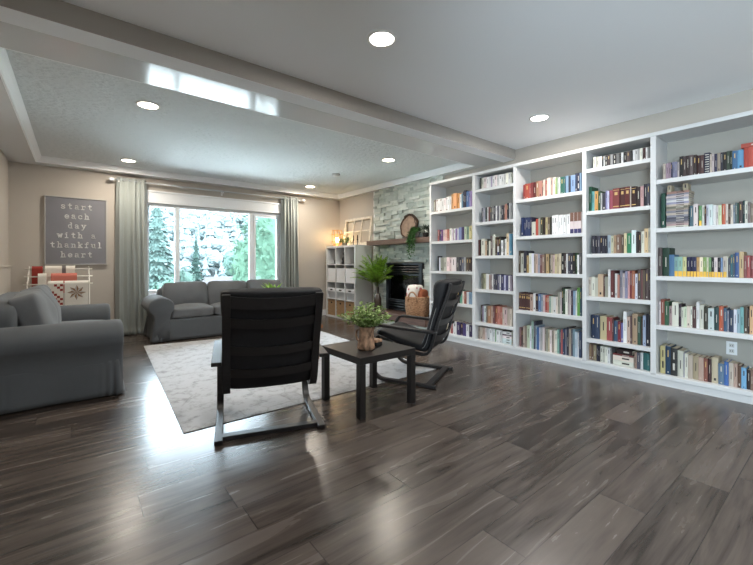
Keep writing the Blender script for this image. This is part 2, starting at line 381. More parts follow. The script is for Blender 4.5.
def conifer(s, x, y, z, h, r_, n, rr, mi=0):
    m = max(5, n // 16)
    for i in range(m):
        t0 = i / m; t1 = min(1, (i + 1.7) / m); za, zb = z + h * (0.1 + 0.9 * t0), z + h * (0.1 + 0.9 * t1)
        s.lathe([(r_ * (1 - t0) * 0.9 + 0.02 * r_, za), (r_ * 0.3 * (1 - t0), za + (zb - za) * 0.55), (0.01, zb)], 12, c=(x, y, 0), mi=mi, caps=False, fn=lambda q, zz, a: q * rr.uniform(0.6, 1.15))
    for i in range(n):
        t = (i / n) ** 0.85; a = i * 2.39996 + rr.uniform(-.3, .3); zz = z + h * (0.1 + 0.9 * t); rad = r_ * (1 - t) * rr.uniform(0.8, 1.15) + 0.05 * r_
        for w_ in (-0.5, 0, 0.5): s.leaf((x + math.cos(a) * rad * 0.5, y + math.sin(a) * rad * 0.5, zz - rad * 0.1), (math.cos(a + w_), math.sin(a + w_), -0.4), (0, 0, 1), rad * 0.6 + 0.03 * r_, rad * 0.24 + 0.03 * r_, mi)
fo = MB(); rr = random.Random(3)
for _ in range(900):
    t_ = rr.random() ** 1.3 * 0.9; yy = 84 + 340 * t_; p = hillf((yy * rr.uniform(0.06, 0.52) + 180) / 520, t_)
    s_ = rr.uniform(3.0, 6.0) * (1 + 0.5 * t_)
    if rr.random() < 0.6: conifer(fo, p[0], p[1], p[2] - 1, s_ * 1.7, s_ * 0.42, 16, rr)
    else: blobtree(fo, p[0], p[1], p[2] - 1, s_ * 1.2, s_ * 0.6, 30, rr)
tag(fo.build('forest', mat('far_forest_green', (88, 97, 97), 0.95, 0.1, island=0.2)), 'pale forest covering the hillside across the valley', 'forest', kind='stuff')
def tree(name, label, x, y, z, h, r_, n, kind, colr, seed):
    rr = random.Random(seed); t = thing(name, label, 'tree', (x, y, z), 0, 'trees outside the window')
    m = MB()
    (conifer if kind == 'c' else blobtree)(m, 0, 0, 0, h, r_, n, rr)
    m.build('foliage', mat('foliage_%d' % seed, colr, 0.95, 0.05, island=0.15), t)
    MB().tube([(0, 0, 0), (0, 0, h * 0.75)], r_ * 0.07, 8, taper=0.3).build('trunk', mat('tree_bark', (96, 82, 70), 0.9, 0.2), t)
def at(u, t):                                            # ground point at forward depth t under photo column u
    d = ray(u, HY); return (d[0] * t, d[1] * t)
for name, label, u, t, h, r_, n, kd, cl, sd in (
    ('conifer', 'dark pointed conifer standing alone behind the middle pane', 196, 27, 7.4, 1.15, 220, 'c', (38, 52, 48), 21),
    ('conifer', 'tall evergreen behind the curtain side of the window', 157, 22, 9.5, 1.9, 220, 'c', (60, 74, 70), 22),
    ('leafy_tree', 'big bright green tree filling the slider pane', 262, 16, 8.2, 1.25, 1500, 'd', (52, 70, 58), 23),
    ('leafy_tree', 'round bush like tree beside the pointed conifer', 187, 24.2, 5.4, 0.7, 500, 'd', (52, 66, 60), 24),
    ('leafy_tree', 'low rounded tree behind the chimney house', 237, 52, 7.6, 1.9, 500, 'd', (60, 76, 70), 25),
    ('conifer', 'slim evergreen beside the slider mullion', 248, 26, 7.6, 0.9, 140, 'c', (54, 68, 64), 26),
    ('leafy_tree', 'low leafy tree in front of the tall evergreen', 165, 16.5, 5.0, 0.8, 600, 'd', (54, 74, 64), 27)):
    x, y = at(u, t); tree(name, label, x, y, -4.4, h, r_, n, kd, cl, sd)
def house(label, u, t, wx, dy, eave, ridge, cl, chim=False, z0=-4.4):
    x, y = at(u, t); hs = thing('house', label, 'house', (x, y, z0), R(8))
    bx(-wx / 2, -dy / 2, 0, wx / 2, dy / 2, eave).build('wall', mat('house_siding_%d' % u, cl, 0.8, 0.2), hs)
    r_ = MB(); o = 0.5; e = eave; q = wx / 2 + o; d_ = dy / 2 + o
    r_.add([(-q, -d_, e - 0.1), (q, -d_, e - 0.1), (q, d_, e - 0.1), (-q, d_, e - 0.1), (-q + 2, 0, ridge), (q - 2, 0, ridge)], [(0, 1, 5, 4), (2, 3, 4, 5), (1, 2, 5), (3, 0, 4), (3, 2, 1, 0)])
    r_.build('roof', mat('pale_roof_shingle', (52, 49, 49), 0.9, 0.1, vary=0.1, vscale=3), hs)
    for k in range(3):
        xx = -wx * 0.32 + k * wx * 0.3; bx(xx, -dy / 2 - 0.04, eave - 1.7, xx + 1.1, -dy / 2, eave - 0.5).build('window', mat('house_window_dark', (70, 78, 84), 0.2, 0.5), hs)
    if chim: bx(-2.9, -0.3, eave, -2.35, 0.3, ridge + 0.45).box(-2.95, -0.35, ridge + 0.45, -2.3, 0.35, ridge + 0.55).build('chimney', mat('brick_chimney', (62, 50, 47), 0.9, 0.2), hs)
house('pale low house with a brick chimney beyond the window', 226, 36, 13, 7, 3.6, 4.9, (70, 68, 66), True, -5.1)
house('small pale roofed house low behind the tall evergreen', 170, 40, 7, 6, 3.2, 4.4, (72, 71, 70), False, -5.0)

# ================================================================ ceiling lights
M_glow_w = mat('warm_lamp_glow', (255, 244, 226), 0.5, 0.2, emit=((255, 240, 214), 14.0))
M_glow_c = mat('white_lamp_glow', (255, 252, 246), 0.5, 0.2, emit=((255, 250, 240), 14.0))
M_ring = mat('white_light_trim', (240, 240, 238), 0.4, 0.4)
def can(x, y, z, label, warm, pw=1.0):
    t = thing('ceiling_light', label, 'ceiling light', (x, y, z), 0, 'recessed ceiling lights')
    MB().lathe([(0.078, 0), (0.10, 0), (0.098, -0.006), (0.08, -0.010), (0.078, 0)], 32, caps=False).build('trim_ring', M_ring, t, smooth=True)
    MB().lathe([(0.078, -0.003), (0.05, -0.007), (0.001, -0.008)], 32, caps=False).build('diffuser', M_glow_w if warm else M_glow_c, t, smooth=True)
    light('lamp', 'AREA', (0, 0, -0.02), CAN_W * pw, (1, 0.90, 0.78) if warm else (1, 0.96, 0.91), 0.15, (0, 0, 0), t)
can(1.58, 1.95, ZC, 'round recessed light in the smooth ceiling, alone above the chairs', False)
can(3.71, 2.02, ZC, 'round recessed light in the smooth ceiling close to the bookcase', False)
can(1.58, -0.5, ZC, 'unseen recessed light added behind the viewer, far from the bookcase', False)  # this lamp and the next are extras, added out of view for light
can(3.71, -0.5, ZC, 'unseen recessed light added behind the viewer, beside the bookcase wall', False)
can(0.51, 4.02, ZT, 'round recessed light in the textured ceiling by the beam, toward the loveseat', True)
can(0.57, 6.37, ZT, 'round recessed light in the textured ceiling just in front of the tall curtain', True)
can(3.43, 4.08, ZT, 'round recessed light in the textured ceiling by the beam, toward the bookcase', True)
can(3.47, 6.43, ZT, 'round recessed light in the textured ceiling near the cube shelf corner', True)
sd = MB().lathe([(0.065, 0), (0.065, -0.02), (0.05, -0.032), (0.001, -0.034)], 28, c=(0, 0, 0)).build('smoke_detector', M_ring, smooth=True, loc=(3.32, 5.28, ZT))
tag(sd, 'small white round smoke detector on the textured ceiling', 'smoke detector')

# ================================================================ bookcase
bc = thing('built_in_bookcase', 'white built in wall bookcase of five bays filled with books', 'bookcase', (XB, 0, 0))
BD = XR - XB - 0.002                                     # depth
UP = [(4.005, 3.972), (3.216, 3.168), (2.607, 2.572), (1.80, 1.76), (1.196, 1.152), (0.40, 0.36)]
for a, c in UP: bx(0, c, 0.09, BD - 0.012, a, 2.281).build('upright', M_white, bc, bevel=0.002)
ZA = [1.875, 1.433, 0.995, 0.547]; ZB = [2.09, 1.65, 1.21, 0.767, 0.33]
BAYS = [(UP[i][1], UP[i + 1][0]) for i in range(5)]
for i, (a, c) in enumerate(BAYS):
    for z in (ZA if i % 2 == 0 else ZB): bx(0.002, c + 0.0005, z - 0.038, BD - 0.013, a - 0.0005, z).build('shelf', M_white, bc, bevel=0.002)
bx(-0.006, 0.36, 2.281, BD, 4.005, 2.318).build('top_board', M_white, bc, bevel=0.003)
bx(0, 0.36, 0.062, BD, 4.005, 0.10).build('bottom_board', M_white, bc, bevel=0.003)
bx(0.012, 0.36, 0.0, 0.03, 4.005, 0.062).build('plinth', M_white, bc)
bx(BD - 0.012, 0.37, 0.10, BD, 3.99, 2.281).build('back_panel', M_shelfback, bc)
ot = thing('power_outlet', 'white double power outlet on the back of the lowest shelf by the wide bay', 'outlet', (XR - 0.0145, 0.69, 0.37))
bx(-0.006, -0.036, -0.058, 0, 0.036, 0.058).build('cover_plate', M_trim, ot, bevel=0.002)
for z in (-0.024, 0.024):
    s_ = bx(-0.009, -0.017, z - 0.016, -0.006, 0.017, z + 0.016).build('socket', mat('outlet_face', (214, 214, 212), 0.4), ot, bevel=0.002)
    bx(-0.0095, -0.008, z - 0.006, -0.0088, -0.005, z + 0.006).box(-0.0095, 0.005, z - 0.006, -0.0088, 0.008, z + 0.006).build('slot', mat('outlet_slot', (40, 40, 40), 0.6), s_)

# ================================================================ rug, sofas
rg = MB(); q = [(0.547, 2.734), (2.95, 2.734), (3.13, 5.60), (0.70, 5.92)]
rg.add([(x, y, 0.001) for x, y in q] + [(x, y, 0.006) for x, y in q], [(3, 2, 1, 0), (4, 5, 6, 7), (0, 1, 5, 4), (1, 2, 6, 5), (2, 3, 7, 6), (3, 0, 4, 7)])
def rug_mat():
    m = bpy.data.materials.new('distressed_rug_pile'); m.use_nodes = True; N, L = m.node_tree.nodes, m.node_tree.links; b = N['Principled BSDF']
    tc = N.new('ShaderNodeTexCoord'); n1 = N.new('ShaderNodeTexNoise'); n1.inputs['Scale'].default_value = 9; n1.inputs['Detail'].default_value = 8; n1.inputs['Roughness'].default_value = 0.75
    n2 = N.new('ShaderNodeTexNoise'); n2.inputs['Scale'].default_value = 1.6; n2.inputs['Detail'].default_value = 3
    v = N.new('ShaderNodeTexVoronoi'); v.feature = 'DISTANCE_TO_EDGE'; v.inputs['Scale'].default_value = 5.0
    for n in (n1, n2, v): L.new(tc.outputs['Object'], n.inputs['Vector'])
    c1 = N.new('ShaderNodeValToRGB'); e = c1.color_ramp.elements; e[0].position = 0.36; e[0].color = srgb(150, 150, 152); e[1].position = 0.5; e[1].color = srgb(186, 187, 190)
    L.new(n1.outputs['Fac'], c1.inputs[0])
    c2 = N.new('ShaderNodeValToRGB'); e = c2.color_ramp.elements; e[0].position = 0.0; e[0].color = (0.72, 0.71, 0.70, 1); e[1].position = 0.05; e[1].color = (1, 1, 1, 1)
    L.new(v.outputs['Distance'], c2.inputs[0])
    mm = N.new('ShaderNodeMath'); mm.operation = 'GREATER_THAN'; mm.inputs[1].default_value = 0.52; L.new(n2.outputs['Fac'], mm.inputs[0])
    m3 = N.new('ShaderNodeMath'); m3.operation = 'MULTIPLY'; m3.inputs[1].default_value = 0.7; L.new(mm.outputs[0], m3.inputs[0])
    mx = N.new('ShaderNodeMix'); mx.data_type = 'RGBA'; mx.blend_type = 'MULTIPLY'; L.new(m3.outputs[0], mx.inputs['Factor']); L.new(c1.outputs[0], mx.inputs['A']); L.new(c2.outputs[0], mx.inputs['B'])
    L.new(mx.outputs['Result'], b.inputs['Base Color']); b.inputs['Roughness'].default_value = 0.95; b.inputs['Specular IOR Level'].default_value = 0.15
    bp = N.new('ShaderNodeBump'); bp.inputs['Strength'].default_value = 0.2; L.new(n1.outputs['Fac'], bp.inputs['Height']); L.new(bp.outputs[0], b.inputs['Normal'])
    return m
tag(rg.build('area_rug', rug_mat(), bevel=0.003), 'large pale grey distressed patterned rug on the wood floor', 'rug')

M_sofa = mat('grey_sofa_cloth', (91, 95, 99), 0.92, 0.15, bump=0.25, bscale=9, sheen=0.15, vary=0.06, vscale=3)
M_sofa2 = mat('grey_cushion_cloth', (104, 107, 110), 0.92, 0.15, bump=0.3, bscale=9, sheen=0.15, vary=0.06, vscale=4)
def sofa(name, label, loc, rz, W, D, nseat, seed, lift=0.02):
    t = thing(name, label, 'sofa', loc, rz, 'grey slipcovered sofas')     # local: x along the width, -y is the front; origin mid front edge on the floor
    aw = 0.20
    # frame body under the cushions
    MB().box(-W / 2 + aw - 0.02, 0.05, 0.02, W / 2 - aw + 0.02, D - 0.06, 0.31).build('seat_base', M_sofa, t, bevel=0.02)
    # skirt with corner pleats
    w2, x0 = W / 2 - 0.085, 0.0
    per = []
    def seg(a, b_, n):
        for i in range(n): per.append((a[0] + (b_[0] - a[0]) * i / n, a[1] + (b_[1] - a[1]) * i / n))
    A, B, C_, E = (-w2, 0.025), (w2, 0.025), (w2, D - 0.04), (-w2, D - 0.04)
    seg(A, B, 90); seg(B, C_, 60); seg(C_, E, 60); seg(E, A, 60)
    cor = (A, B, C_, E)
    cen = Vector((0, D / 2))
    def sk(s_, t_):
        i = int(round(s_ * len(per))) % len(per); p = Vector(per[i]); dm = min((p - Vector(c)).length for c in cor)
        n_ = Vector((0, 0))
        if abs(p.y - 0.025) < 1e-4: n_ += Vector((0, -1))
        if abs(p.y - (D - 0.04)) < 1e-4: n_ += Vector((0, 1))
        if abs(p.x - w2) < 1e-4: n_ += Vector((1, 0))
        if abs(p.x + w2) < 1e-4: n_ += Vector((-1, 0))
        if n_.length: n_.normalize()
        k = (1 - t_); pl = math.exp(-(dm / 0.09) ** 2) * (0.018 + 0.022 * math.sin(dm * 120)) * k + 0.022 * k + 0.006 * math.sin(i * 0.21 + seed) * k
        return (p.x + n_.x * pl, p.y + n_.y * pl, 0.012 + 0.30 * t_)
    MB().grid(len(per), 8, sk, closed=True).build('skirt', M_sofa, t, smooth=True, solid=0.006)
    # rolled arms
    for sg in (-1, 1):
        sec = []
        def P(x, z): sec.append((x, z))
        P(0.10, 0.03); P(0.10, 0.20); P(0.10, 0.34); P(0.115, 0.40)
        for i in range(15):
            a = R(-25 + 230 * i / 14); P(-0.01 + 0.165 * math.cos(a), 0.495 + 0.135 * math.sin(a))
        P(-0.105, 0.38); P(-0.095, 0.30); P(-0.10, 0.15); P(-0.108, 0.03)
        m = MB(); rings = [(-0.005, 0.90), (0.0, 0.95), (0.012, 0.985), (0.035, 1.0), (0.30, 1.0), (0.60, 1.0), (D - 0.10, 1.0), (D - 0.065, 0.985), (D - 0.055, 0.93)]
        n = len(sec); cxm, czm = -0.005, 0.36
        for (y, k) in rings:
            for (x, z) in sec:
                zz = czm + (z - czm) * k if z > 0.1 else z; xx = cxm + (x - cxm) * k
                d = 0.004 * mnoise.noise(Vector((x * 6 + seed, y * 5, z * 6)))
                m.v.append((sg * (W / 2 - 0.175 - xx), y, zz + d))
        for j in range(len(rings) - 1):
            for i in range(n):
                f = (j * n + i, j * n + (i + 1) % n, (j + 1) * n + (i + 1) % n, (j + 1) * n + i)
                m.f.append(f if sg > 0 else f[::-1]); m.m.append(0)
        f = tuple(range(n)); m.f.append(f[::-1] if sg > 0 else f); m.m.append(0)
        f = tuple((len(rings) - 1) * n + i for i in range(n)); m.f.append(f if sg > 0 else f[::-1]); m.m.append(0)
        m.build('arm', M_sofa, t, smooth=True)
    # back
    MB().puff((0, D - 0.13, 0.39 + lift / 2), (W / 2 - aw - 0.0, 0.105, 0.36 + lift / 2), k=9, n=10, wob=0.006, seed=seed).build('backrest', M_sofa, t, smooth=True)
    iw = W - 2 * aw - 0.13
    sw = iw / nseat
    for i in range(nseat):
        x = -iw / 2 + sw * (i + 0.5)
        MB().puff((x, 0.345, 0.385), (sw / 2 - 0.002, 0.335, 0.075), k=7, n=12, puffy=(0, 0.01, 0.035), wob=0.008, seed=seed + i).build('seat_cushion', M_sofa2, t, smooth=True)
    bw = (iw + 0.02) / nseat
    for i in range(nseat):
        x = -iw / 2 - 0.01 + bw * (i + 0.5)
        MB().puff((x, D - 0.305, 0.60 + lift / 2), (bw / 2 - 0.001, 0.085, 0.19 + lift / 2), k=10, n=16, puffy=(0, 0.06, 0.012), rot=Matrix.Rotation(R(-14), 3, 'X'), wob=0.022, seed=seed + 7 * i).build('back_cushion', M_sofa2, t, smooth=True)
    for sx in (-1, 1):
        for y in (0.09, D - 0.12): bx(sx * (W / 2 - 0.19) - 0.025, y - 0.025, 0, sx * (W / 2 - 0.19) + 0.025, y + 0.025, 0.04).build('foot', mat('sofa_foot', (60, 45, 36), 0.5), t)
    return t
sofa('sofa', 'grey slipcovered three seat sofa standing under the wide window', (1.965, 6.03, 0), 0, 2.40, 0.80, 3, 3)
sofa('loveseat', 'dark grey two seat sofa with rolled arms along the half wall', (0.305, 4.79, 0), R(90), 1.95, 0.90, 2, 11, 0.075)

# ================================================================ bentwood armchairs
M_leather = mat('black_cushion_cloth', (30, 30, 33), 0.62, 0.35, bump=0.12, bscale=30)
M_leath2 = mat('black_cushion_back', (27, 28, 30), 0.8, 0.2, bump=0.1, bscale=60)
M_pipe = mat('grey_piping', (120, 120, 120), 0.7)
def armchair(label, loc, rz):
    t = thing('armchair', label, 'armchair', loc, rz, 'black bentwood lounge chairs'); t.rotation_euler = (R(1.3), 0, rz)
    hw = 0.345
    leg = [(0.0, 0.0135), (0.15, 0.0135), (0.30, 0.0135), (0.46, 0.0135)] + arc(0.50, 0.0135 + 0.12, 0.12, -90, -10, 8) + [(0.622, 0.25), (0.63, 0.36), (0.634, 0.42)] + arc(0.562, 0.44, 0.075, 5, 90, 7) + [(0.45, 0.513), (0.3, 0.507), (0.15, 0.502), (0.0, 0.497)]
    for sg in (-1, 1):
        x0, x1 = sorted((sg * hw, sg * (hw - 0.048))); k = 4 + 9 + 3; a0, a1 = sorted((sg * (hw + 0.018), sg * (hw - 0.042)))
        MB().sweep(leg[:k + 2], x0, x1, 0.027).build('leg', M_black, t, bevel=0.004)
        MB().sweep(leg[k + 1:], a0, a1, 0.026).build('armrest', M_black, t, bevel=0.005)
    hi = hw - 0.042
    rail = [(0.60, 0.395), (0.50, 0.362), (0.40, 0.333), (0.28, 0.302), (0.20, 0.283)] + [(0.14, 0.277), (0.095, 0.292), (0.07, 0.325), (0.055, 0.37), (0.03, 0.47), (0.005, 0.58), (-0.03, 0.69), (-0.066, 0.79), (-0.09, 0.87), (-0.102, 0.932)]
    for sg in (-1, 1):
        x0, x1 = sorted((sg * (hi - 0.002), sg * (hi - 0.05)))
        MB().sweep(rail, x0, x1, 0.024).build('side_rail', M_black, t, bevel=0.003)
    def on_rail(z):
        for (y0, z0), (y1, z1) in zip(rail[6:], rail[7:]):
            if z0 <= z <= z1: k = (z - z0) / (z1 - z0); return y0 + (y1 - y0) * k
        return rail[-1][0]
    for z, h in ((0.885, 0.036), (0.755, 0.030), (0.575, 0.028), (0.425, 0.028)):
        m = MB(); n = 12; xs = hi - 0.05
        def slat(s_, t_, z=z, h=h):
            x = -xs + 2 * xs * s_; a = t_ * 4; bow = 0.020 * (1 - (x / xs) ** 2)
            zz = z + (-h if a < 1 else h if a < 3 else -h); zz = [z - h, z - h, z + h, z + h][int(round(t_ * 4)) % 4]
            off = [-0.008, 0.006, 0.006, -0.008][int(round(t_ * 4)) % 4]
            return (x, on_rail(zz) + off - bow * 0.6, zz - bow * 0.8)
        m.grid(n, 4, slat)
        m.f.append(tuple(k_ * (n + 1) for k_ in range(4))); m.m.append(0)
        m.f.append(tuple(k_ * (n + 1) + n for k_ in reversed(range(4)))); m.m.append(0)
        m.build('back_slat', M_black, t)
    bx(-hi, 0.045, 0.001, hi, 0.10, 0.028).build('floor_crossbar', M_black, t, bevel=0.003)
    bx(-hi, 0.545, 0.30, hi, 0.575, 0.36).build('front_crossbar', M_black, t, bevel=0.003)
    # cushion that follows the bent frame, thicker at the head
    up = []
    for i, (y, z) in enumerate(rail):
        a = rail[max(i - 1, 0)]; c = rail[min(i + 1, len(rail) - 1)]; ty, tz = c[0] - a[0], c[1] - a[1]; l = math.hypot(ty, tz); up.append((y, z, tz / l, -ty / l))
    up = up[0:1] + up
    up[0] = (0.635, 0.405, up[1][2], up[1][3])
    up.append((up[-1][0] - 0.004, 0.945, up[-1][2], up[-1][3]))
    thk = [0.03] + [0.075] * 4 + [0.08, 0.09, 0.10, 0.095, 0.085, 0.08, 0.08, 0.085, 0.12, 0.15, 0.125, 0.05]
    thk = thk[:len(up)] + [0.05] * (len(up) - len(thk)); cw = hi - 0.018
    m = MB(); n = 16
    def cush(s_, t_):
        i = min(len(up) - 1, int(round(t_ * (len(up) - 1)))); y, z, ny, nz = up[i]; th = thk[i]
        a = 2 * math.pi * s_; ca, sa = math.cos(a), math.sin(a)
        px = math.copysign(abs(ca) ** 0.35, ca) * (cw + (0.026 if i > len(up) - 5 else 0.0)); q_ = math.copysign(abs(sa) ** 0.5, sa)
        bulge = 0.012 * (0.3 if i < 3 else 1) * math.cos(px / cw * 1.4)
        off = 0.014 + th / 2 + q_ * th / 2 - (bulge if q_ < 0 else -bulge)
        return (px * (0.97 if i in (0, len(up) - 1) else 1), y + ny * off, z + nz * off)
    m.grid(28, len(up) - 1, cush, closed=True)
    L_ = 28; m.f.append(tuple(range(L_))[::-1]); m.m.append(0); m.f.append(tuple((len(up) - 1) * L_ + i for i in range(L_))); m.m.append(0)
    cu = m.build('cushion', M_leather, t, smooth=True, subsurf=1)
    for sg in (-1, 1):
        MB().tube([(sg * (cw + 0.001), y + ny * (0.014 + th * 0.5), z + nz * (0.014 + th * 0.5)) for (y, z, ny, nz), th in list(zip(up, thk))[6:-1]], 0.0035, 6).build('piping', M_pipe, cu, smooth=True)
    return t
armchair('black bentwood armchair with its slatted back to the viewer beside the small table', (0.985, 2.325, 0.002), R(-17))
armchair('black bentwood armchair turned toward the window in front of the bookcase', (2.775, 2.46, 0.004), R(27.3))

# ================================================================ tables
def lack(loc):
    t = thing('side_table', 'small square black side table between the two black armchairs', 'side table', loc)
    M_lack = mat('matt_black_laminate', (28, 25, 25), 0.42, 0.45)
    s = 0.272
    bx(-s, -s, 0.39, s, s, 0.44).build('tabletop', M_lack, t, bevel=0.002)
    for sx in (-1, 1):
        for sy in (-1, 1): bx(sx * s, sy * s, 0, sx * (s - 0.05), sy * (s - 0.05), 0.39).build('leg', M_lack, t, bevel=0.002)
lack((1.848, 2.459, 0))
ctb = thing('coffee_table', 'low wooden coffee table on the rug hidden behind the slat backed armchair', 'coffee table', (1.895, 4.12, 0.007), R(0))
M_oak = mat('brown_oak', (150, 98, 66), 0.5, 0.4, vary=0.25, vscale=6, stretch=(1, 8, 8))
bx(-0.33, -0.3, 0.36, 0.33, 0.3, 0.40).build('tabletop', M_oak, ctb, bevel=0.004)
for sx in (-1, 1):
    for sy in (-1, 1): bx(sx * 0.30, sy * 0.27, 0, sx * 0.25, sy * 0.22, 0.36).build('leg', M_oak, ctb)
def leafy_ball(s, c, r_, n, ln, wd, rr, squash=0.8, mi=0, stems=None):
    for _ in range(n):
        a = rr.uniform(0, 6.283); q = rr.uniform(-0.5, 1); k = rr.uniform(0.35, 1) ; h = math.sqrt(max(0, 1 - q * q))
        p = Vector((c[0] + r_ * k * h * math.cos(a), c[1] + r_ * k * h * math.sin(a), c[2] + r_ * squash * k * q))
        d = (p - Vector(c)).normalized() + Vector((rr.uniform(-.7, .7), rr.uniform(-.7, .7), rr.uniform(-.4, .7)))
        s.leaf(p, d, (rr.uniform(-.5, .5), rr.uniform(-.5, .5), 1), ln * rr.uniform(.7, 1.2), wd * rr.uniform(.7, 1.2), rr.randint(0, mi))
# succulent on the coffee table
x, y = at(273.5, 4.55)
pl = thing('potted_succulent', 'bright green pointed succulent peeking above the slat backed armchair', 'potted plant', (x, y, 0.408))
MB().lathe([(0.07, 0), (0.095, 0.26), (0.10, 0.34), (0.092, 0.34), (0.08, 0.30), (0.001, 0.30)], 24).build('pot', mat('white_ceramic', (225, 225, 220), 0.3), pl, smooth=True)
m = MB(); rr = random.Random(5)
for i in range(34):
    a = i * 2.4; e = 0.25 + 0.9 * (i / 34); m.leaf((0.02 * math.cos(a), 0.02 * math.sin(a), 0.32), (math.cos(a) * math.cos(e), math.sin(a) * math.cos(e), math.sin(e)), (0, 0, 1), 0.14 + 0.06 * rr.random(), 0.058)
m.build('foliage', mat('succulent_green', (150, 190, 92), 0.5, 0.4, island=0.2), pl)

# vase with greenery on the black side table
M_bark = mat('birch_bark', (172, 138, 114), 0.85, 0.2, vary=0.7, vscale=34, bump=0.5, bscale=40, stretch=(1, 1, 0.6))
vz = thing('bark_vase', 'brown bark covered jug of green sprigs on the black side table', 'vase', (1.785, 2.395, 0.441))
rr = random.Random(9)
MB().lathe([(0.062, 0), (0.070, 0.01), (0.066, 0.05), (0.058, 0.10), (0.056, 0.14), (0.064, 0.175), (0.058, 0.178), (0.05, 0.14), (0.052, 0.06), (0.001, 0.05)], 28, fn=lambda r_, z, a: r_ * (1 + 0.04 * math.sin(3 * a + z * 20))).build('body', M_bark, vz, smooth=True)
MB().tube([(-0.058, 0.02, 0.155), (-0.072, 0.03, 0.148), (-0.076, 0.03, 0.11), (-0.07, 0.025, 0.08), (-0.06, 0.02, 0.07)], 0.008, 8).build('handle', M_bark, vz, smooth=True)
gm = MB(); st = MB()
for i in range(100):
    a = rr.uniform(0, 6.283); e = rr.uniform(0.5, 1.5); l = rr.uniform(0.13, 0.245); pts = []
    for k in range(6):
        q = k / 5; rad = l * q * math.cos(e) * (0.6 + 0.4 * q); pts.append((math.cos(a) * rad + 0.02 * math.cos(a), math.sin(a) * rad + 0.02 * math.sin(a), 0.15 + l * q * math.sin(e) - 0.03 * q * q))
    st.tube(pts, 0.0016, 5)
    for k in range(2, 6):
        for _ in range(6):
            d = Vector((math.cos(a + rr.uniform(-1.6, 1.6)), math.sin(a + rr.uniform(-1.6, 1.6)), rr.uniform(-0.3, 0.9)))
            gm.leaf(pts[k], d, (rr.uniform(-.4, .4), rr.uniform(-.4, .4), 1), rr.uniform(0.018, 0.032), rr.uniform(0.012, 0.02), 0 if rr.random() < 0.6 else 1)
gm.build('foliage', [mat('sprig_green', (120, 148, 76), 0.6, 0.3, island=0.4), mat('sprig_pale_green', (190, 206, 150), 0.6, 0.3, island=0.2)], vz)
st.build('stem', mat('stem_green', (88, 104, 56), 0.7), vz)
cb = thing('wooden_box', 'small dark box with a wooden top beside the bark vase', 'box', (1.925, 2.455, 0.441), R(12))
bx(-0.035, -0.04, 0, 0.035, 0.04, 0.030).build('body', mat('dark_box', (28, 26, 26), 0.5), cb, bevel=0.003)
bx(-0.036, -0.041, 0.030, 0.036, 0.041, 0.052).build('lid', M_bark, cb, bevel=0.003)

# ================================================================ curtains and rod
def on_y(u, v, Y):
    d = ray(u, v); t = Y / d[1]; return (d[0] * t, Y, CAM_H + d[2] * t)
RY, RZ = 6.95, 2.375
rod = thing('curtain_rod', 'long pale curtain rod with white end knobs above the wide window', 'curtain rod', (2.0, RY, RZ))
M_rod = mat('brushed_rod', (188, 192, 194), 0.35, 0.5, metal=0.4)
MB().tube([(-1.56, 0, 0), (1.57, 0, 0)], 0.013, 12).build('pole', M_rod, rod, smooth=True)
for sx in (-1.56, 1.57): MB().puff((sx + math.copysign(0.03, sx), 0, 0), (0.034, 0.026, 0.026), k=2.4, n=6).build('finial', M_trim, rod, smooth=True)
for x in (-1.50, 0.03, 1.51): MB().box(x - 0.01, -0.005, -0.03, x + 0.01, 0.098, -0.012).box(x - 0.014, 0.086, -0.06, x + 0.014, 0.098, 0.03).build('bracket', M_trim, rod, bevel=0.002)
def curtain(label, x0, x1, folds, seed, colr):
    t = thing('curtain', label, 'curtain', ((x0 + x1) / 2, RY, 0), 0, 'grey green curtains')
    hwid = (x1 - x0) / 2
    def f(s_, t_):
        z = 2.415 - 2.40 * t_
        ph = 2 * math.pi * folds * (s_ + 0.035 * math.sin(7 * s_ + seed)) + 1.1 * math.sin(3 * t_ + seed) * s_
        flare = 1 + 0.08 * t_ ** 2 + 0.04 * math.sin(2.0 * t_ + seed) - 0.05 * math.exp(-t_ * 12)
        amp = 0.024 + 0.042 * min(1, t_ * 3) * (0.6 + 0.4 * math.sin(11 * s_ + seed + 1.5 * t_))
        x = (-1 + 2 * s_) * hwid * flare + 0.020 * math.sin(ph * 2 + 0.6 * math.sin(3 * t_))
        y = amp * math.sin(ph) + 0.008 * math.sin(7 * t_ + 20 * s_)
        if t_ > 0.985: y -= 0.03; 
        y = y if abs(z - RZ) > 0.1 else max(min(y, 0.05), -0.05)
        return (x, y, z)
    MB().grid(150, 40, f).build('panel', mat('sage_curtain_cloth', colr, 0.65, 0.3, sheen=0.3, bump=0.06, bscale=200), t, smooth=True, solid=0.003)
curtain('tall sage grey curtain puddling on the floor beside the framed sign', 0.475, 0.86, 5, 1.0, (152, 158, 154))
curtain('narrow sage grey curtain hanging behind the three seat sofa near the cube shelf', 3.13, 3.47, 5, 2.3, (152, 158, 154))

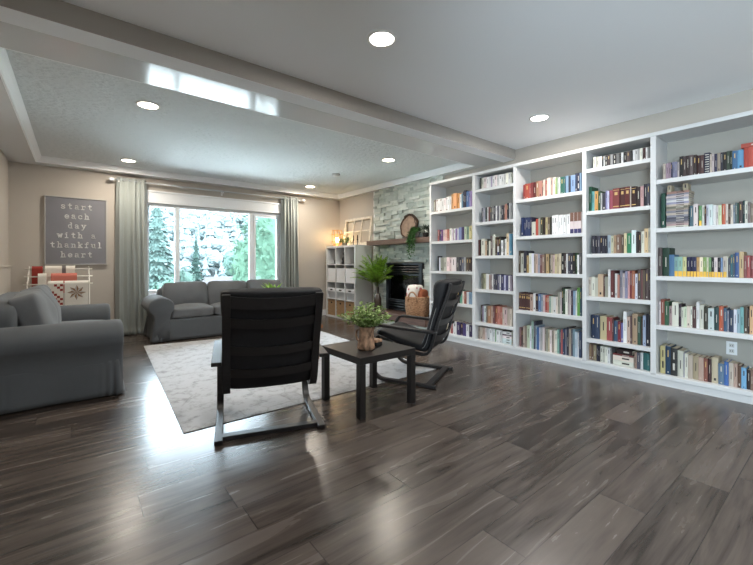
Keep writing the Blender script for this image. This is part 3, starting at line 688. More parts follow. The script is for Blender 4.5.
# ================================================================ framed sign
sg_ = thing('framed_sign', 'grey framed sign with white typewriter lettering on the beige wall', 'sign', (-0.0025, YF - 0.001, 1.573))
bx(-0.345, -0.022, -0.475, 0.345, -0.004, 0.475).build('board', mat('slate_board', (126, 126, 132), 0.75, 0.3, vary=0.05, vscale=4), sg_)
fr = MB(); a, h = 0.359, 0.489
fr.box(-a, -0.034, -h, -a + 0.016, 0, h).box(a - 0.016, -0.034, -h, a, 0, h).box(-a + 0.016, -0.034, -h, a - 0.016, 0, -h + 0.016).box(-a + 0.016, -0.034, h - 0.016, a - 0.016, 0, h)
fr.build('frame', mat('whitewashed_frame', (168, 166, 162), 0.6), sg_, bevel=0.002)
GLY = {'s': [[(.75, .76), (.6, .95), (.3, .95), (.13, .77), (.25, .58), (.62, .44), (.78, .24), (.6, .05), (.28, .05), (.1, .24)]],
 't': [[(.4, 1.3), (.4, .2), (.55, .05), (.78, .1)], [(.1, .95), (.75, .95)]],
 'a': [[(.15, .82), (.35, .97), (.6, .92), (.68, .7), (.68, .1), (.88, .05)], [(.68, .56), (.3, .52), (.12, .28), (.25, .06), (.5, .06), (.68, .25)]],
 'r': [[(.27, 0), (.27, .95)], [(.05, .95), (.27, .95)], [(.03, .04), (.58, .04)], [(.27, .6), (.45, .9), (.75, .94), (.8, .72)]],
 'e': [[(.12, .52), (.85, .52), (.75, .82), (.5, .96), (.22, .82), (.12, .5), (.22, .18), (.5, .05), (.82, .2)]],
 'c': [[(.8, .68), (.7, .9), (.48, .96), (.22, .82), (.12, .5), (.22, .18), (.5, .05), (.82, .2)]],
 'n': [[(.22, 0), (.22, .95)], [(.03, .95), (.22, .95)], [(.02, .04), (.42, .04)], [(.22, .7), (.42, .95), (.62, .92), (.73, .72), (.73, 0)], [(.55, .04), (.94, .04)]],
 'd': [[(.72, 0), (.72, 1.42)], [(.5, 1.42), (.72, 1.42)], [(.72, .04), (.92, .04)], [(.72, .7), (.5, .95), (.25, .85), (.12, .5), (.25, .15), (.5, .05), (.72, .25)]],
 'y': [[(.17, .95), (.5, .1)], [(.85, .95), (.4, -.25), (.15, -.38)], [(0, .95), (.36, .95)], [(.66, .95), (1, .95)]],
 'w': [[(.1, .95), (.3, .05), (.5, .85), (.7, .05), (.9, .95)], [(-.04, .95), (.26, .95)], [(.74, .95), (1.04, .95)]],
 'i': [[(.45, 0), (.45, .95)], [(.2, .95), (.45, .95)], [(.16, .04), (.74, .04)], [(.37, 1.28), (.54, 1.28)]],
 'k': [[(.22, 0), (.22, 1.42)], [(.03, 1.42), (.22, 1.42)], [(.02, .04), (.42, .04)], [(.22, .42), (.75, .95)], [(.42, .6), (.78, .04)], [(.6, .95), (.92, .95)], [(.6, .04), (.96, .04)]],
 'f': [[(.82, 1.28), (.65, 1.42), (.45, 1.3), (.38, 1.05), (.38, 0)], [(.1, .95), (.72, .95)], [(.1, .04), (.68, .04)]],
 'u': [[(.03, .95), (.22, .95), (.22, .3), (.35, .06), (.55, .06), (.75, .3)], [(.56, .95), (.75, .95), (.75, 0)], [(.75, .04), (.95, .04)]],
 'l': [[(.45, 0), (.45, 1.42)], [(.2, 1.42), (.45, 1.42)], [(.16, .04), (.76, .04)]]}
GLY['h'] = [[(.22, 0), (.22, 1.42)], [(.03, 1.42), (.22, 1.42)]] + GLY['n'][2:]
tx = MB(); U, ADV = 0.056, 0.0765
for li, line in enumerate(('start', 'each', 'day', 'with a', 'thankful', 'heart')):
    x = -(len(line) - 1) * ADV / 2 - 0.45 * U; z = 0.318 - li * 0.139
    for chx in line:
        for pl_ in GLY.get(chx, []):
            for (ax, az), (bx_, bz) in zip(pl_, pl_[1:]):
                p, q_ = Vector((x + ax * U, 0, z + az * U)), Vector((x + bx_ * U, 0, z + bz * U)); d = q_ - p; l = d.length; d.normalize(); n_ = Vector((-d.z, 0, d.x))
                tx.obox((p + q_) / 2 + Vector((0, -0.0235, 0)), d * (l / 2 + 0.004), (0, 0.0015, 0), n_ * 0.0058)
        x += ADV
tx.build('lettering', mat('sign_white_paint', (236, 236, 234), 0.7), sg_)

# ================================================================ quilts on a rack
qr = thing('quilt_rack', 'white wire quilt rack with curled ends between loveseat and window wall', 'quilt rack', (-0.17, 6.62, 0))
M_wire = mat('white_wire', (226, 222, 214), 0.5)
for sx in (-0.32, 0.30):
    m = MB(); m.tube([(sx, -0.22, 0.008), (sx, -0.2, 0.5), (sx, -0.18, 0.84), (sx, -0.04, 0.93), (sx, 0.12, 1.03), (sx, 0.17, 0.9), (sx, 0.2, 0.008)], 0.008, 8)
    for yy, zz in ((-0.18, 0.84), (-0.03, 0.935), (0.12, 1.03)):
        m.tube([(sx + 0.0 * k, yy - 0.03 * math.cos(k * 0.7) * (1 - k * 0.08) - 0.02, zz + 0.03 * math.sin(k * 0.7) * (1 - k * 0.08) + 0.01) for k in range(9)], 0.005, 6)
    m.build('end_frame', M_wire, qr, smooth=True)
RAILS = ((-0.18, 0.84), (-0.03, 0.935), (0.12, 1.03))
for yy, zz in RAILS: MB().tube([(-0.36, yy, zz), (0.34, yy, zz)], 0.008, 8).build('rail', M_wire, qr, smooth=True)
def quilt(label, xa, xb, rail, drop, th, mats, deco=None):
    yy, zz = RAILS[rail]; yy += 6.62
    t = MB(); n = 10; r0, r1 = 0.012, 0.012 + th
    def pr(r_): return [(yy - r_, zz - drop)] + [(yy - r_, zz - drop * 0.5)] + [(yy - r_ * math.cos(R(180 * i / n)), zz + r_ * math.sin(R(180 * i / n))) for i in range(n + 1)] + [(yy + r_ * 0.9, zz - drop * 0.45), (yy + r_ * 0.9, zz - drop * 0.9)]
    o_, i_ = pr(r1), pr(r0); k = len(o_)
    for x in (xa, xb):
        for y, z in o_: t.v.append((x, y, z))
        for y, z in i_: t.v.append((x, y, z))
    for i in range(k - 1):
        t.f.append((i, i + 1, 2 * k + i + 1, 2 * k + i)); t.f.append((k + i, 3 * k + i, 3 * k + i + 1, k + i + 1)); t.m += [0, 0]
        t.f.append((i, k + i, k + i + 1, i + 1)); t.f.append((2 * k + i, 2 * k + i + 1, 3 * k + i + 1, 3 * k + i)); t.m += [1, 1]
    t.f.append((0, 2 * k, 3 * k, k)); t.f.append((k - 1, 2 * k - 1, 4 * k - 1, 3 * k - 1)); t.m += [1, 1]
    if deco: deco(t, yy - r1 - 0.0015, zz)
    o = t.build('quilt', mats); tag(o, label, 'quilt', 'quilts on the rack'); return o
Q_white = mat('quilt_white', (224, 218, 208), 0.95, 0.1, bump=0.3, bscale=60); Q_red = mat('quilt_red', (150, 62, 56), 0.95, 0.1); Q_coral = mat('quilt_coral', (198, 120, 106), 0.95, 0.1)
Q_grey = mat('quilt_grey', (112, 108, 108), 0.95, 0.1); Q_brown = mat('quilt_brown', (138, 106, 78), 0.95, 0.1); Q_pale = mat('quilt_pale_grey', (186, 180, 174), 0.95, 0.1)
xs = lambda u, Y: on_y(u, 280, Y)[0]
def d_star(t, y, zz):
    c = ((xs(65, 6.42) + xs(88, 6.42)) / 2, zz - 0.115); s_ = 0.10
    for k in range(8):
        a0, a1, a2 = R(45 * k), R(45 * k + 22.5), R(45 * k - 22.5)
        P = [(c[0], y, c[1])] + [(c[0] + s_ * q_ * math.cos(a), y, c[1] + s_ * q_ * math.sin(a)) for q_, a in ((0.55, a2), (1.0, a0), (0.55, a1))]
        t.add(P, [(0, 1, 2)], 2); t.add([P[0], P[2], P[3]], [(0, 1, 2)], 3)
def d_redwhite(t, y, zz):
    x0 = xs(48, 6.42); w_ = (xs(63, 6.42) - x0) / 5
    for i in range(5):
        for j in range(9):
            if (i + j) % 2 == 0 and (i * 7 + j * 3) % 5 != 0: t.add([(x0 + w_ * i, y, zz - 0.03 * j), (x0 + w_ * (i + 1), y, zz - 0.03 * j), (x0 + w_ * (i + 1), y, zz - 0.03 * (j + 1)), (x0 + w_ * i, y, zz - 0.03 * (j + 1))], [(3, 2, 1, 0)], 2)
def d_stripe(t, y, zz):
    x0, x1 = xs(62, 6.74), xs(66, 6.74)
    t.add([(x0, y, zz - 0.2), (x1, y, zz - 0.2), (x1, y, zz), (x0, y, zz)], [(0, 1, 2, 3)], 2)
    n = 8; r_ = 0.012 + 0.035 + 0.0012
    ring = [(y + 0.0015 + r_ - 0.0012 - r_ * math.cos(R(180 * i / n)), zz + r_ * math.sin(R(180 * i / n))) for i in range(n + 1)]
    for (ya, za), (yb, zb) in zip(ring, ring[1:]): t.add([(x0, ya, za), (x1, ya, za), (x1, yb, zb), (x0, yb, zb)], [(0, 1, 2, 3)], 2)
quilt('white quilt with one dark grey stripe over the top rail of the quilt rack', xs(45, 6.74), xs(75, 6.74), 2, 0.30, 0.035, [Q_white, Q_pale, Q_grey], d_stripe)
quilt('red quilt with white edges folded at the half wall end of the rack, top rail', xs(32, 6.74), xs(43, 6.74), 2, 0.34, 0.028, [Q_red, Q_white])
quilt('white quilt with red edges folded at the half wall end of the rack, middle rail', xs(38, 6.59), xs(47, 6.59), 1, 0.30, 0.03, [Q_white, Q_red])
quilt('plain coral pink quilt folded over the middle rail of the quilt rack', xs(51, 6.59), xs(77, 6.59), 1, 0.22, 0.03, [Q_coral, Q_white])
quilt('white quilt with red checked blocks over the lowest rail of the quilt rack', xs(48, 6.42), xs(63.3, 6.42), 0, 0.32, 0.03, [Q_white, Q_red, Q_red], d_redwhite)
quilt('white quilt with a brown and grey eight pointed star on the rack', xs(64.6, 6.42), xs(88.5, 6.42), 0, 0.34, 0.028, [Q_white, Q_grey, Q_brown, Q_pale], d_star)

# ================================================================ cube shelf and what it holds
KX, KY0, KY1, KH = 4.11, 5.862, 6.932, 1.455
kz = thing('cube_shelf_unit', 'white cube shelf of twelve compartments in the corner by the fireplace', 'shelf', (KX, KY0, 0))
KW = KY1 - KY0; KD = 0.39; T, t_ = 0.038, 0.016
bx(0, 0, 0, KD, T, KH).build('side_panel', M_white, kz, bevel=0.002); bx(0, KW - T, 0, KD, KW, KH).build('side_panel', M_white, kz, bevel=0.002)
bx(0, T, KH - T, KD, KW - T, KH).build('top_board', M_white, kz, bevel=0.002); bx(0, T, 0.0, KD, KW - T, T).build('bottom_board', M_white, kz, bevel=0.002)
cw_ = (KW - 2 * T - 2 * t_) / 3; ch_ = (KH - 2 * T - 3 * t_) / 4
for i in (1, 2): bx(0.002, T + i * cw_ + (i - 1) * t_, T, KD, T + i * cw_ + i * t_, KH - T).build('divider', M_white, kz)
for j in (1, 2, 3):
    for i in range(3): y = T + i * (cw_ + t_); bx(0.003, y, T + j * ch_ + (j - 1) * t_, KD, y + cw_, T + j * ch_ + j * t_).build('shelf', M_white, kz)
bx(KD - 0.006, T, T, KD - 0.001, KW - T, KH - T).build('back_panel', M_shelfback, kz)
colname = ('on the fireplace side', 'in the middle', 'on the window side')     # i = 0 is the column beside the fireplace
M_bin = mat('white_fabric_bin', (226, 228, 232), 0.85, 0.2); M_pl = mat('translucent_grey_plastic', (176, 182, 188), 0.35, 0.5); M_wk = mat('wicker_weave', (172, 140, 106), 0.85, 0.2, vary=0.35, vscale=50, stretch=(1, 3, 6), bump=0.6, bscale=70); M_hole = mat('dark_hole', (34, 30, 28), 0.8)
for i in range(3):
    yc = KY0 + T + i * (cw_ + t_) + cw_ / 2; zr = lambda r_: T + (3 - r_) * (ch_ + t_)     # row 0 on top
    hw_ = cw_ / 2 - 0.012
    b = thing('storage_bin', 'white cloth bin, second row of the cube shelf, ' + colname[i], 'storage bin', (KX + 0.02, yc, zr(1) + 0.001), 0, 'white bins in the cube shelf')
    bn = MB(); hb = ch_ * 0.80
    bn.box(0, -hw_, 0, 0.34, hw_, 0.01).box(0, -hw_, 0.01, 0.01, hw_, hb).box(0.33, -hw_, 0.01, 0.34, hw_, hb).box(0.01, -hw_, 0.01, 0.33, -hw_ + 0.01, hb).box(0.01, hw_ - 0.01, 0.01, 0.33, hw_, hb)
    bn.build('body', M_bin, b, bevel=0.002); bx(-0.003, -hw_ - 0.001, hb - 0.035, 0.002, hw_ + 0.001, hb).build('rim', M_bin, b)
    b = thing('plastic_tub', 'pale plastic tub with hand hole, third row of cube shelf, ' + colname[i], 'storage tub', (KX + 0.02, yc, zr(2) + 0.001), 0, 'plastic tubs in the cube shelf')
    hb = ch_ * 0.64; bn = MB()
    bn.add([(0.02, -hw_ + 0.02, 0), (0.33, -hw_ + 0.02, 0), (0.33, hw_ - 0.02, 0), (0.02, hw_ - 0.02, 0), (0, -hw_, hb), (0.34, -hw_, hb), (0.34, hw_, hb), (0, hw_, hb)], [(0, 3, 2, 1), (0, 1, 5, 4), (1, 2, 6, 5), (2, 3, 7, 6), (3, 0, 4, 7), (4, 5, 6, 7)])
    bn.build('body', M_pl, b); bx(-0.010, -hw_, hb - 0.075, 0.006, hw_, hb).build('handle_band', M_bin, b, bevel=0.003)
    MB().puff((-0.011, 0, hb - 0.036), (0.003, 0.05, 0.013), k=3, n=6).build('hand_hole', M_hole, b, smooth=True)
    b = thing('wicker_basket', 'square wicker basket, bottom row of the cube shelf, ' + colname[i], 'basket', (KX + 0.015, yc, zr(3) + 0.001), 0, 'wicker baskets in the cube shelf')
    hb = ch_ * 0.93; bn = MB()
    for k in range(9):
        o = 0.004 * (k % 2); za, zb = hb * k / 9, hb * (k + 1) / 9
        bn.box(o, -hw_ + o, za, 0.34, hw_ - o, zb)
    bn.build('body', M_wk, b, bevel=0.002)
    MB().puff((-0.002, 0, hb - 0.05), (0.004, 0.028, 0.016), k=3, n=6).build('hand_hole', M_hole, b, smooth=True)
# figurines in the top row
def figurine(label, i, dy, h, colr, name='figurine'):
    yc = KY0 + T + i * (cw_ + t_) + cw_ / 2 + dy; s_ = h / 0.2
    f = thing(name, label, 'figurine', (KX + 0.12, yc, T + 3 * (ch_ + t_) + 0.001)); M_f = mat('figurine_' + str(colr[0]), colr, 0.45, 0.4)
    MB().lathe([(0.045 * s_, 0), (0.05 * s_, 0.02 * s_), (0.04 * s_, 0.05 * s_), (0.055 * s_, 0.085 * s_), (0.03 * s_, 0.12 * s_), (0.016 * s_, 0.135 * s_)], 18).build('body', M_f, f, smooth=True)
    MB().puff((0, 0, 0.165 * s_), (0.03 * s_, 0.03 * s_, 0.035 * s_), k=2.2, n=6).build('head', M_f, f, smooth=True)
figurine('small dark figurine in the top row of the cube shelf on the window side', 2, -0.02, 0.15, (40, 32, 30))
figurine('tall dark figurine in the middle compartment of the top row of the cube shelf', 1, 0.0, 0.25, (34, 34, 38))
figurine('tiny tan ornament in the top row of the cube shelf beside the fireplace', 0, -0.12, 0.10, (196, 150, 96), 'ornament')

# ---- on top of the cube shelf
ln = thing('wire_lantern', 'gold wire cage lantern with a glowing bulb on the cube shelf', 'lantern', (4.26, 6.73, KH + 0.001))
M_gold = mat('gold_wire', (206, 158, 96), 0.35, 0.5, metal=0.7)
m = MB(); RL, HL = 0.115, 0.33
for i in range(12):
    a = 2 * math.pi * i / 12; c_, s_ = math.cos(a), math.sin(a)
    m.tube([(RL * 0.62 * c_, RL * 0.62 * s_, 0.02), (RL * c_, RL * s_, 0.10), (RL * c_, RL * s_, 0.24), (RL * 0.85 * c_, RL * 0.85 * s_, HL)], 0.004, 5)
for r_, z in ((RL * 0.62, 0.02), (RL, 0.10), (RL, 0.24), (RL * 0.85, HL)): m.tube([(r_ * math.cos(2 * math.pi * i / 24), r_ * math.sin(2 * math.pi * i / 24), z) for i in range(24)], 0.0045, 5, closed=True)
m.build('cage', M_gold, ln, smooth=True)
MB().lathe([(0.08, 0), (0.08, 0.018), (0.03, 0.025), (0.022, 0.08), (0.018, 0.08)], 20).build('base', M_gold, ln, smooth=True)
MB().lathe([(0.014, 0.08), (0.022, 0.10), (0.034, 0.135), (0.03, 0.16), (0.012, 0.178), (0.001, 0.18)], 20).build('bulb', mat('bulb_glow', (255, 226, 178), 0.5, emit=((255, 214, 150), 40.0)), ln, smooth=True)
light('bulb_light', 'POINT', (0, 0, 0.14), 3.5, (1, 0.72, 0.42), 0.035, (0, 0, 0), ln)
fp = thing('small_plant', 'small green feathery plant on the cube shelf beside the wire lantern', 'potted plant', (4.20, 6.36, KH + 0.001))
MB().lathe([(0.045, 0), (0.06, 0.06), (0.055, 0.06), (0.05, 0.05), (0.001, 0.05)], 18).build('pot', mat('stone_pot', (150, 140, 126), 0.8), fp, smooth=True)
m = MB(); rr = random.Random(14)
for i in range(260):
    a = rr.uniform(0, 6.283); e = rr.uniform(-0.1, 1.3); q = rr.uniform(0.2, 1)
    m.leaf((0.13 * q * math.cos(a) * math.cos(e), 0.15 * q * math.sin(a) * math.cos(e), 0.05 + 0.14 * q * math.sin(e)), (math.cos(a), math.sin(a), rr.uniform(-.3, .8)), (0, 0, 1), 0.05, 0.014)
m.build('foliage', mat('feather_green', (88, 128, 60), 0.6, 0.3, island=0.35), fp)
yA, yB = on_x(343.5, 230, 4.43)[1], on_x(370.5, 230, 4.43)[1]
wf_ = thing('old_window_frame', 'weathered white old window frame with six openings leaning on the cube shelf', 'decor frame', (4.405, yB, KH + 0.005))
wf_.rotation_euler = (0, R(7), 0)
WW, WH = yA - yB, 0.57
m = MB()
m.box(0, 0, 0, 0.03, 0.055, WH).box(0, WW - 0.055, 0, 0.03, WW, WH).box(0, 0.055, 0, 0.03, WW - 0.055, 0.06).box(0, 0.055, WH - 0.05, 0.03, WW - 0.055, WH)
for k in (1, 2): y = 0.055 + (WW - 0.11) * k / 3; m.box(0.004, y - 0.012, 0.06, 0.026, y + 0.012, WH - 0.05)
m.box(0.006, 0.055, WH * 0.52 - 0.01, 0.024, WW - 0.055, WH * 0.52 + 0.01)
m.build('sash', mat('chipped_white_paint', (214, 206, 192), 0.75, 0.2, vary=0.18, vscale=22), wf_, bevel=0.002)
for k in range(2):
    c = thing('candlestick', ('dark slim candlestick before the old window frame, fireplace side of the two', 'dark slim candlestick before the old window frame, nearer the feathery plant')[k], 'candlestick', (4.33, on_x(357.5 - 4.0 * k, 235, 4.33)[1], KH + 0.001), 0, 'candlesticks on the cube shelf')
    MB().lathe([(0.028, 0), (0.026, 0.008), (0.007, 0.015), (0.006, 0.10), (0.016, 0.11), (0.016, 0.118)], 14).build('stick', mat('dark_iron', (40, 36, 34), 0.5), c, smooth=True)
    MB().lathe([(0.009, 0.118), (0.009, 0.20), (0.002, 0.203)], 12).build('candle', mat('brown_candle', (70, 54, 46), 0.6), c, smooth=True)

# ================================================================ fireplace
SX = 4.465; SY0, SY1 = 4.012, 5.745
st_ = MB(); rr = random.Random(4); z = 0.275
while z < ZS - 0.002:
    h = rr.choice((0.030, 0.038, 0.045, 0.055, 0.07)); z1 = min(z + h, ZS)
    if ZS - z1 < 0.03: z1 = ZS
    y = SY0
    while y < SY1 - 1e-4:
        l = rr.uniform(0.07, 0.32); ya = y; yb = min(y + l, SY1)
        if SY1 - yb < 0.06: yb = SY1
        y = yb
        for (a, c) in ([(ya, yb)] if (z1 <= FZ0 or z >= FZ1) else [(ya, min(yb, FY0)), (max(ya, FY1), yb)]):
            if c - a > 0.004:
                p = rr.uniform(0, 1) ** 1.5 * 0.044; p2 = p + rr.uniform(-0.006, 0.006); p3 = p + rr.uniform(-0.006, 0.006); g = 0.0012
                st_.add([(SX + 0.02 - p, a + g, z + g), (4.519, a + g, z + g), (4.519, c - g, z + g), (SX + 0.02 - p2, c - g, z + g), (SX + 0.02 - p3, a + g, z1 - g), (4.519, a + g, z1 - g), (4.519, c - g, z1 - g), (SX + 0.02 - p, c - g, z1 - g)],
                    [(0, 3, 2, 1), (4, 5, 6, 7), (0, 1, 5, 4), (1, 2, 6, 5), (2, 3, 7, 6), (3, 0, 4, 7)], rr.choice((0, 0, 0, 1, 1, 2)))
    z = z1
fpz = thing('fireplace', 'grey green stacked stone fireplace with black insert and low wood hearth', 'fireplace', (0, 0, 0))
S1 = mat('ledgestone_green_grey', (188, 196, 190), 0.8, 0.25, vary=0.14, vscale=18, bump=0.9, bscale=34, island=0.12)
S2 = mat('ledgestone_pale', (206, 211, 204), 0.8, 0.25, vary=0.12, vscale=18, bump=0.9, bscale=34, island=0.10)
S3 = mat('ledgestone_dark', (166, 175, 170), 0.85, 0.25, vary=0.16, vscale=18, bump=0.9, bscale=34, island=0.12)
st_.build('stone_facing', [S1, S2, S3], fpz)
hs_ = MB(); z = 0.0
while z < 0.149:
    z1 = min(z + 0.05, 0.15); y = SY0
    while y < SY1 - 1e-4:
        yb = min(y + rr.uniform(0.15, 0.4), SY1); hs_.box(4.125 - rr.uniform(0, 0.02), y + 0.001, z + 0.001, 4.5, yb - 0.001, z1 - 0.001, mi=rr.choice((0, 1, 1))); y = yb
    z = z1
hs_.build('hearth_stone', [S1, S2], fpz)
M_hw = mat('hearth_wood', (104, 82, 74), 0.5, 0.4, vary=0.25, vscale=5, stretch=(8, 1, 8))
bx(4.09, SY0, 0.15, 4.50, SY1, 0.27).build('hearth_slab', M_hw, fpz, bevel=0.005)
M_mt = mat('mantel_wood', (108, 88, 78), 0.6, 0.3, vary=0.25, vscale=5, stretch=(8, 1, 8))
bx(4.25, SY0, 1.435, 4.515, 5.70, 1.52).build('mantel_shelf', M_mt, fpz, bevel=0.006)
M_iron = mat('black_iron', (22, 26, 32), 0.38, 0.5); M_soot = mat('soot', (14, 14, 15), 0.9, 0.1)
m = MB(); m.box(4.55, FY0, FZ0, 4.86, FY1, FZ0 + 0.01).box(4.55, FY0, FZ1 - 0.01, 4.86, FY1, FZ1).box(4.85, FY0, FZ0, 4.86, FY1, FZ1).box(4.55, FY0, FZ0, 4.86, FY0 + 0.01, FZ1).box(4.55, FY1 - 0.01, FZ0, 4.86, FY1, FZ1)
m.build('firebox', M_soot, fpz)
m = MB(); m.box(4.42, FY0 - 0.01, FZ0 - 0.005, 4.56, FY0 + 0.06, FZ1 + 0.01).box(4.42, FY1 - 0.06, FZ0 - 0.005, 4.56, FY1 + 0.01, FZ1 + 0.01).box(4.42, FY0 + 0.06, FZ1 - 0.02, 4.56, FY1 - 0.06, FZ1 + 0.01).box(4.42, FY0 + 0.06, FZ0 - 0.005, 4.56, FY1 - 0.06, FZ0 + 0.02)
m.box(4.43, FY0 + 0.06, FZ0 + 0.15, 4.56, FY1 - 0.06, FZ0 + 0.18).box(4.43, FY0 + 0.06, FZ1 - 0.2, 4.56, FY1 - 0.06, FZ1 - 0.17)
ins = m.build('insert_frame', M_iron, fpz, bevel=0.003)
for zz in (FZ1 - 0.15, FZ1 - 0.105, FZ1 - 0.06): MB().obox((4.455, (FY0 + FY1) / 2, zz), (0.02, 0, -0.012), (0, (FY1 - FY0) / 2 - 0.06, 0), (0.003, 0, 0.006)).build('louvre', M_iron, ins)
for zz in (FZ0 + 0.05, FZ0 + 0.095, FZ0 + 0.135): MB().obox((4.455, (FY0 + FY1) / 2, zz), (0.02, 0, -0.012), (0, (FY1 - FY0) / 2 - 0.06, 0), (0.003, 0, 0.006)).build('louvre', M_iron, ins)
bx(4.462, FY0 + 0.06, FZ0 + 0.18, 4.466, FY1 - 0.06, FZ1 - 0.2).build('glass_front', GL, ins)
for k, (yy, zz, an) in enumerate(((4.80, 0.50, 8), (5.0, 0.52, -10), (4.9, 0.60, 25))):
    MB().tube([(4.66 + 0.02 * k, yy - 0.2 * math.cos(R(an)), zz - 0.2 * math.sin(R(an))), (4.66 + 0.02 * k, yy + 0.2 * math.cos(R(an)), zz + 0.2 * math.sin(R(an)))], 0.045, 12).build('log', mat('ash_log', (70, 66, 66), 0.9, 0.1, vary=0.4, vscale=20), fpz, smooth=True)
bx(4.62, FY0 + 0.1, FZ0 + 0.01, 4.80, FY1 - 0.1, FZ0 + 0.165).build('grate', M_iron, fpz)
struct(bx(4.49, 5.748, 0, 4.52, 5.79, ZS).build('trim_4', M_trim), 'white trim strip beside the stone', 'trim')

# ---- on the mantel
ws = thing('wood_slice', 'round wood slice tray with bark rim leaning on the stone above the mantel', 'wood slice', (4.365, on_x(410.5, 228, 4.42)[1], 1.523))
ws.rotation_euler = (0, R(9), 0)
RS = 0.2
def rim(r_, z, a): return r_ * (1 + 0.03 * math.sin(5 * a + 1) + 0.025 * math.sin(9 * a))
m = MB(); m.lathe([(RS * 0.93, 0), (RS * 0.93, 0.02)], 40, fn=rim); f = m.build('slice', mat('wood_slice_face', (150, 128, 112), 0.8, 0.2, vary=0.3, vscale=14), ws); f.rotation_euler = (0, R(-90), 0); f.location = (0, 0, RS + 0.005)
m = MB(); m.lathe([(RS * 0.90, -0.004), (RS * 1.03, -0.004), (RS * 1.05, 0.016), (RS * 0.99, 0.036), (RS * 0.90, 0.03), (RS * 0.88, 0.01)], 40, caps=False, fn=rim); f = m.build('bark_rim', mat('dark_bark', (84, 66, 54), 0.9, 0.15, vary=0.5, vscale=30, bump=0.8, bscale=40), ws, smooth=True); f.rotation_euler = (0, R(-90), 0); f.location = (0, 0, RS + 0.005)
m = MB()
for s_ in range(3): m.tube([((-0.045 - 0.01 * math.sin(3 * a + s_)), (RS + 0.02 * math.sin(4 * a + s_ * 2)) * math.cos(a), RS + 0.005 + (RS + 0.012 * math.sin(4 * a + s_ * 2)) * math.sin(a)) for a in [2 * math.pi * i / 40 for i in range(6, 34)]], 0.006, 6)
m.build('vine', mat('dry_vine', (62, 50, 42), 0.9), ws, smooth=True)
tp = thing('trailing_plant', 'green plant trailing over the mantel edge in front of the wood slice', 'potted plant', (4.315, on_x(417, 238, 4.33)[1], 1.521))
MB().lathe([(0.05, 0), (0.062, 0.09), (0.056, 0.09), (0.05, 0.075), (0.001, 0.075)], 20).build('pot', mat('grey_pot', (92, 88, 84), 0.8), tp, smooth=True)
m = MB(); rr = random.Random(8)
for i in range(44):
    if i < 30:
        yo = rr.uniform(-0.075, 0.075); dr = rr.uniform(0.06, 0.42) * (1 - abs(yo) * 4); xo = -rr.uniform(0.095, 0.135)
        pts = [Vector((-0.01, yo * 0.3, 0.08)), Vector((-0.05, yo * 0.7, rr.uniform(0.11, 0.17))), Vector((xo, yo, 0.05)), Vector((xo - 0.005, yo * 1.1, -dr * 0.5)), Vector((xo - 0.008, yo * 1.1, -dr))]
    else:
        a = rr.uniform(0, 6.28); pts = [Vector((0, 0, 0.08)), Vector((0.05 * math.cos(a), 0.06 * math.sin(a), 0.15)), Vector((0.07 * math.cos(a), 0.09 * math.sin(a), 0.13))]
    for p, q_ in zip(pts, pts[1:]):
        for k in range(6):
            c = p.lerp(q_, k / 6); d = Vector((rr.uniform(-1, .4), rr.uniform(-1, 1), rr.uniform(-.8, .5))); m.leaf(c, d, (0, 0, 1), 0.045, 0.02)
m.build('foliage', mat('trailing_green', (70, 112, 58), 0.6, 0.3, island=0.4), tp)
dp = thing('small_dark_plant', 'small dark leaved plant in a black pot on the mantel beside the bookcase', 'potted plant', (4.34, on_x(425.5, 238, 4.34)[1], 1.521))
MB().lathe([(0.04, 0), (0.05, 0.07), (0.045, 0.07), (0.04, 0.06), (0.001, 0.06)], 20).build('pot', M_hole, dp, smooth=True)
m = MB(); leafy_ball(m, (0, 0, 0.11), 0.085, 160, 0.05, 0.02, random.Random(2)); m.build('foliage', mat('dark_leaf', (48, 66, 50), 0.6, island=0.4), dp)

# ---- fern vase and blanket basket on the hearth
fv = thing('fern_vase', 'tall brown glass bottle vase of arching ferns standing on the hearth', 'vase', (4.25, 5.36, 0.271))
MB().lathe([(0.062, 0), (0.068, 0.02), (0.068, 0.20), (0.045, 0.27), (0.028, 0.31), (0.026, 0.40), (0.033, 0.415), (0.024, 0.41), (0.022, 0.31), (0.001, 0.30)], 28).build('body', mat('brown_glass', (70, 60, 52), 0.12, 0.6), fv, smooth=True)
m = MB(); s2 = MB(); rr = random.Random(12)
for i in range(44):
    a = i * 2.39996 + rr.uniform(-.3, .3); l = rr.uniform(0.5, 0.86); e = rr.uniform(0.68, 1.5); pts = []
    for k in range(13):
        q = k / 12; sx_ = 0.22 if math.cos(a) > 0 else 0.85
        pts.append(Vector((sx_ * math.cos(a) * (l * q * math.cos(e) + 0.10 * q * q), 0.85 * math.sin(a) * (l * q * math.cos(e) + 0.10 * q * q), 0.40 + l * q * math.sin(e) - 0.20 * q ** 2.2)))
    s2.tube(pts, 0.0022, 5)
    for k in range(3, 13):
        t__ = (pts[k] - pts[k - 1]).normalized(); sd_ = t__.cross(Vector((0, 0, 1))).normalized(); wl = 0.095 * math.sin(math.pi * min(1, (k - 1.5) / 11)) + 0.02
        for sg in (-1, 1):
            for h_ in (0, 0.5): m.leaf(pts[k] - (pts[k] - pts[k - 1]) * h_, sd_ * sg + t__ * 0.55 + Vector((0, 0, rr.uniform(-.2, .2))), (0, 0, 1), wl * rr.uniform(.8, 1.15), 0.028)
m.build('fronds', mat('fern_green', (150, 188, 76), 0.6, 0.3, island=0.4), fv); s2.build('stem', mat('stem_green', (88, 104, 56), 0.7), fv)
bk = thing('woven_basket', 'round woven basket with loop handles holding blankets on the hearth', 'basket', (4.245, 4.335, 0.271))
M_sea = mat('seagrass', (170, 132, 102), 0.9, 0.15, vary=0.45, vscale=30, bump=0.9, bscale=45, stretch=(1, 1, 2.5))
RB = 0.19
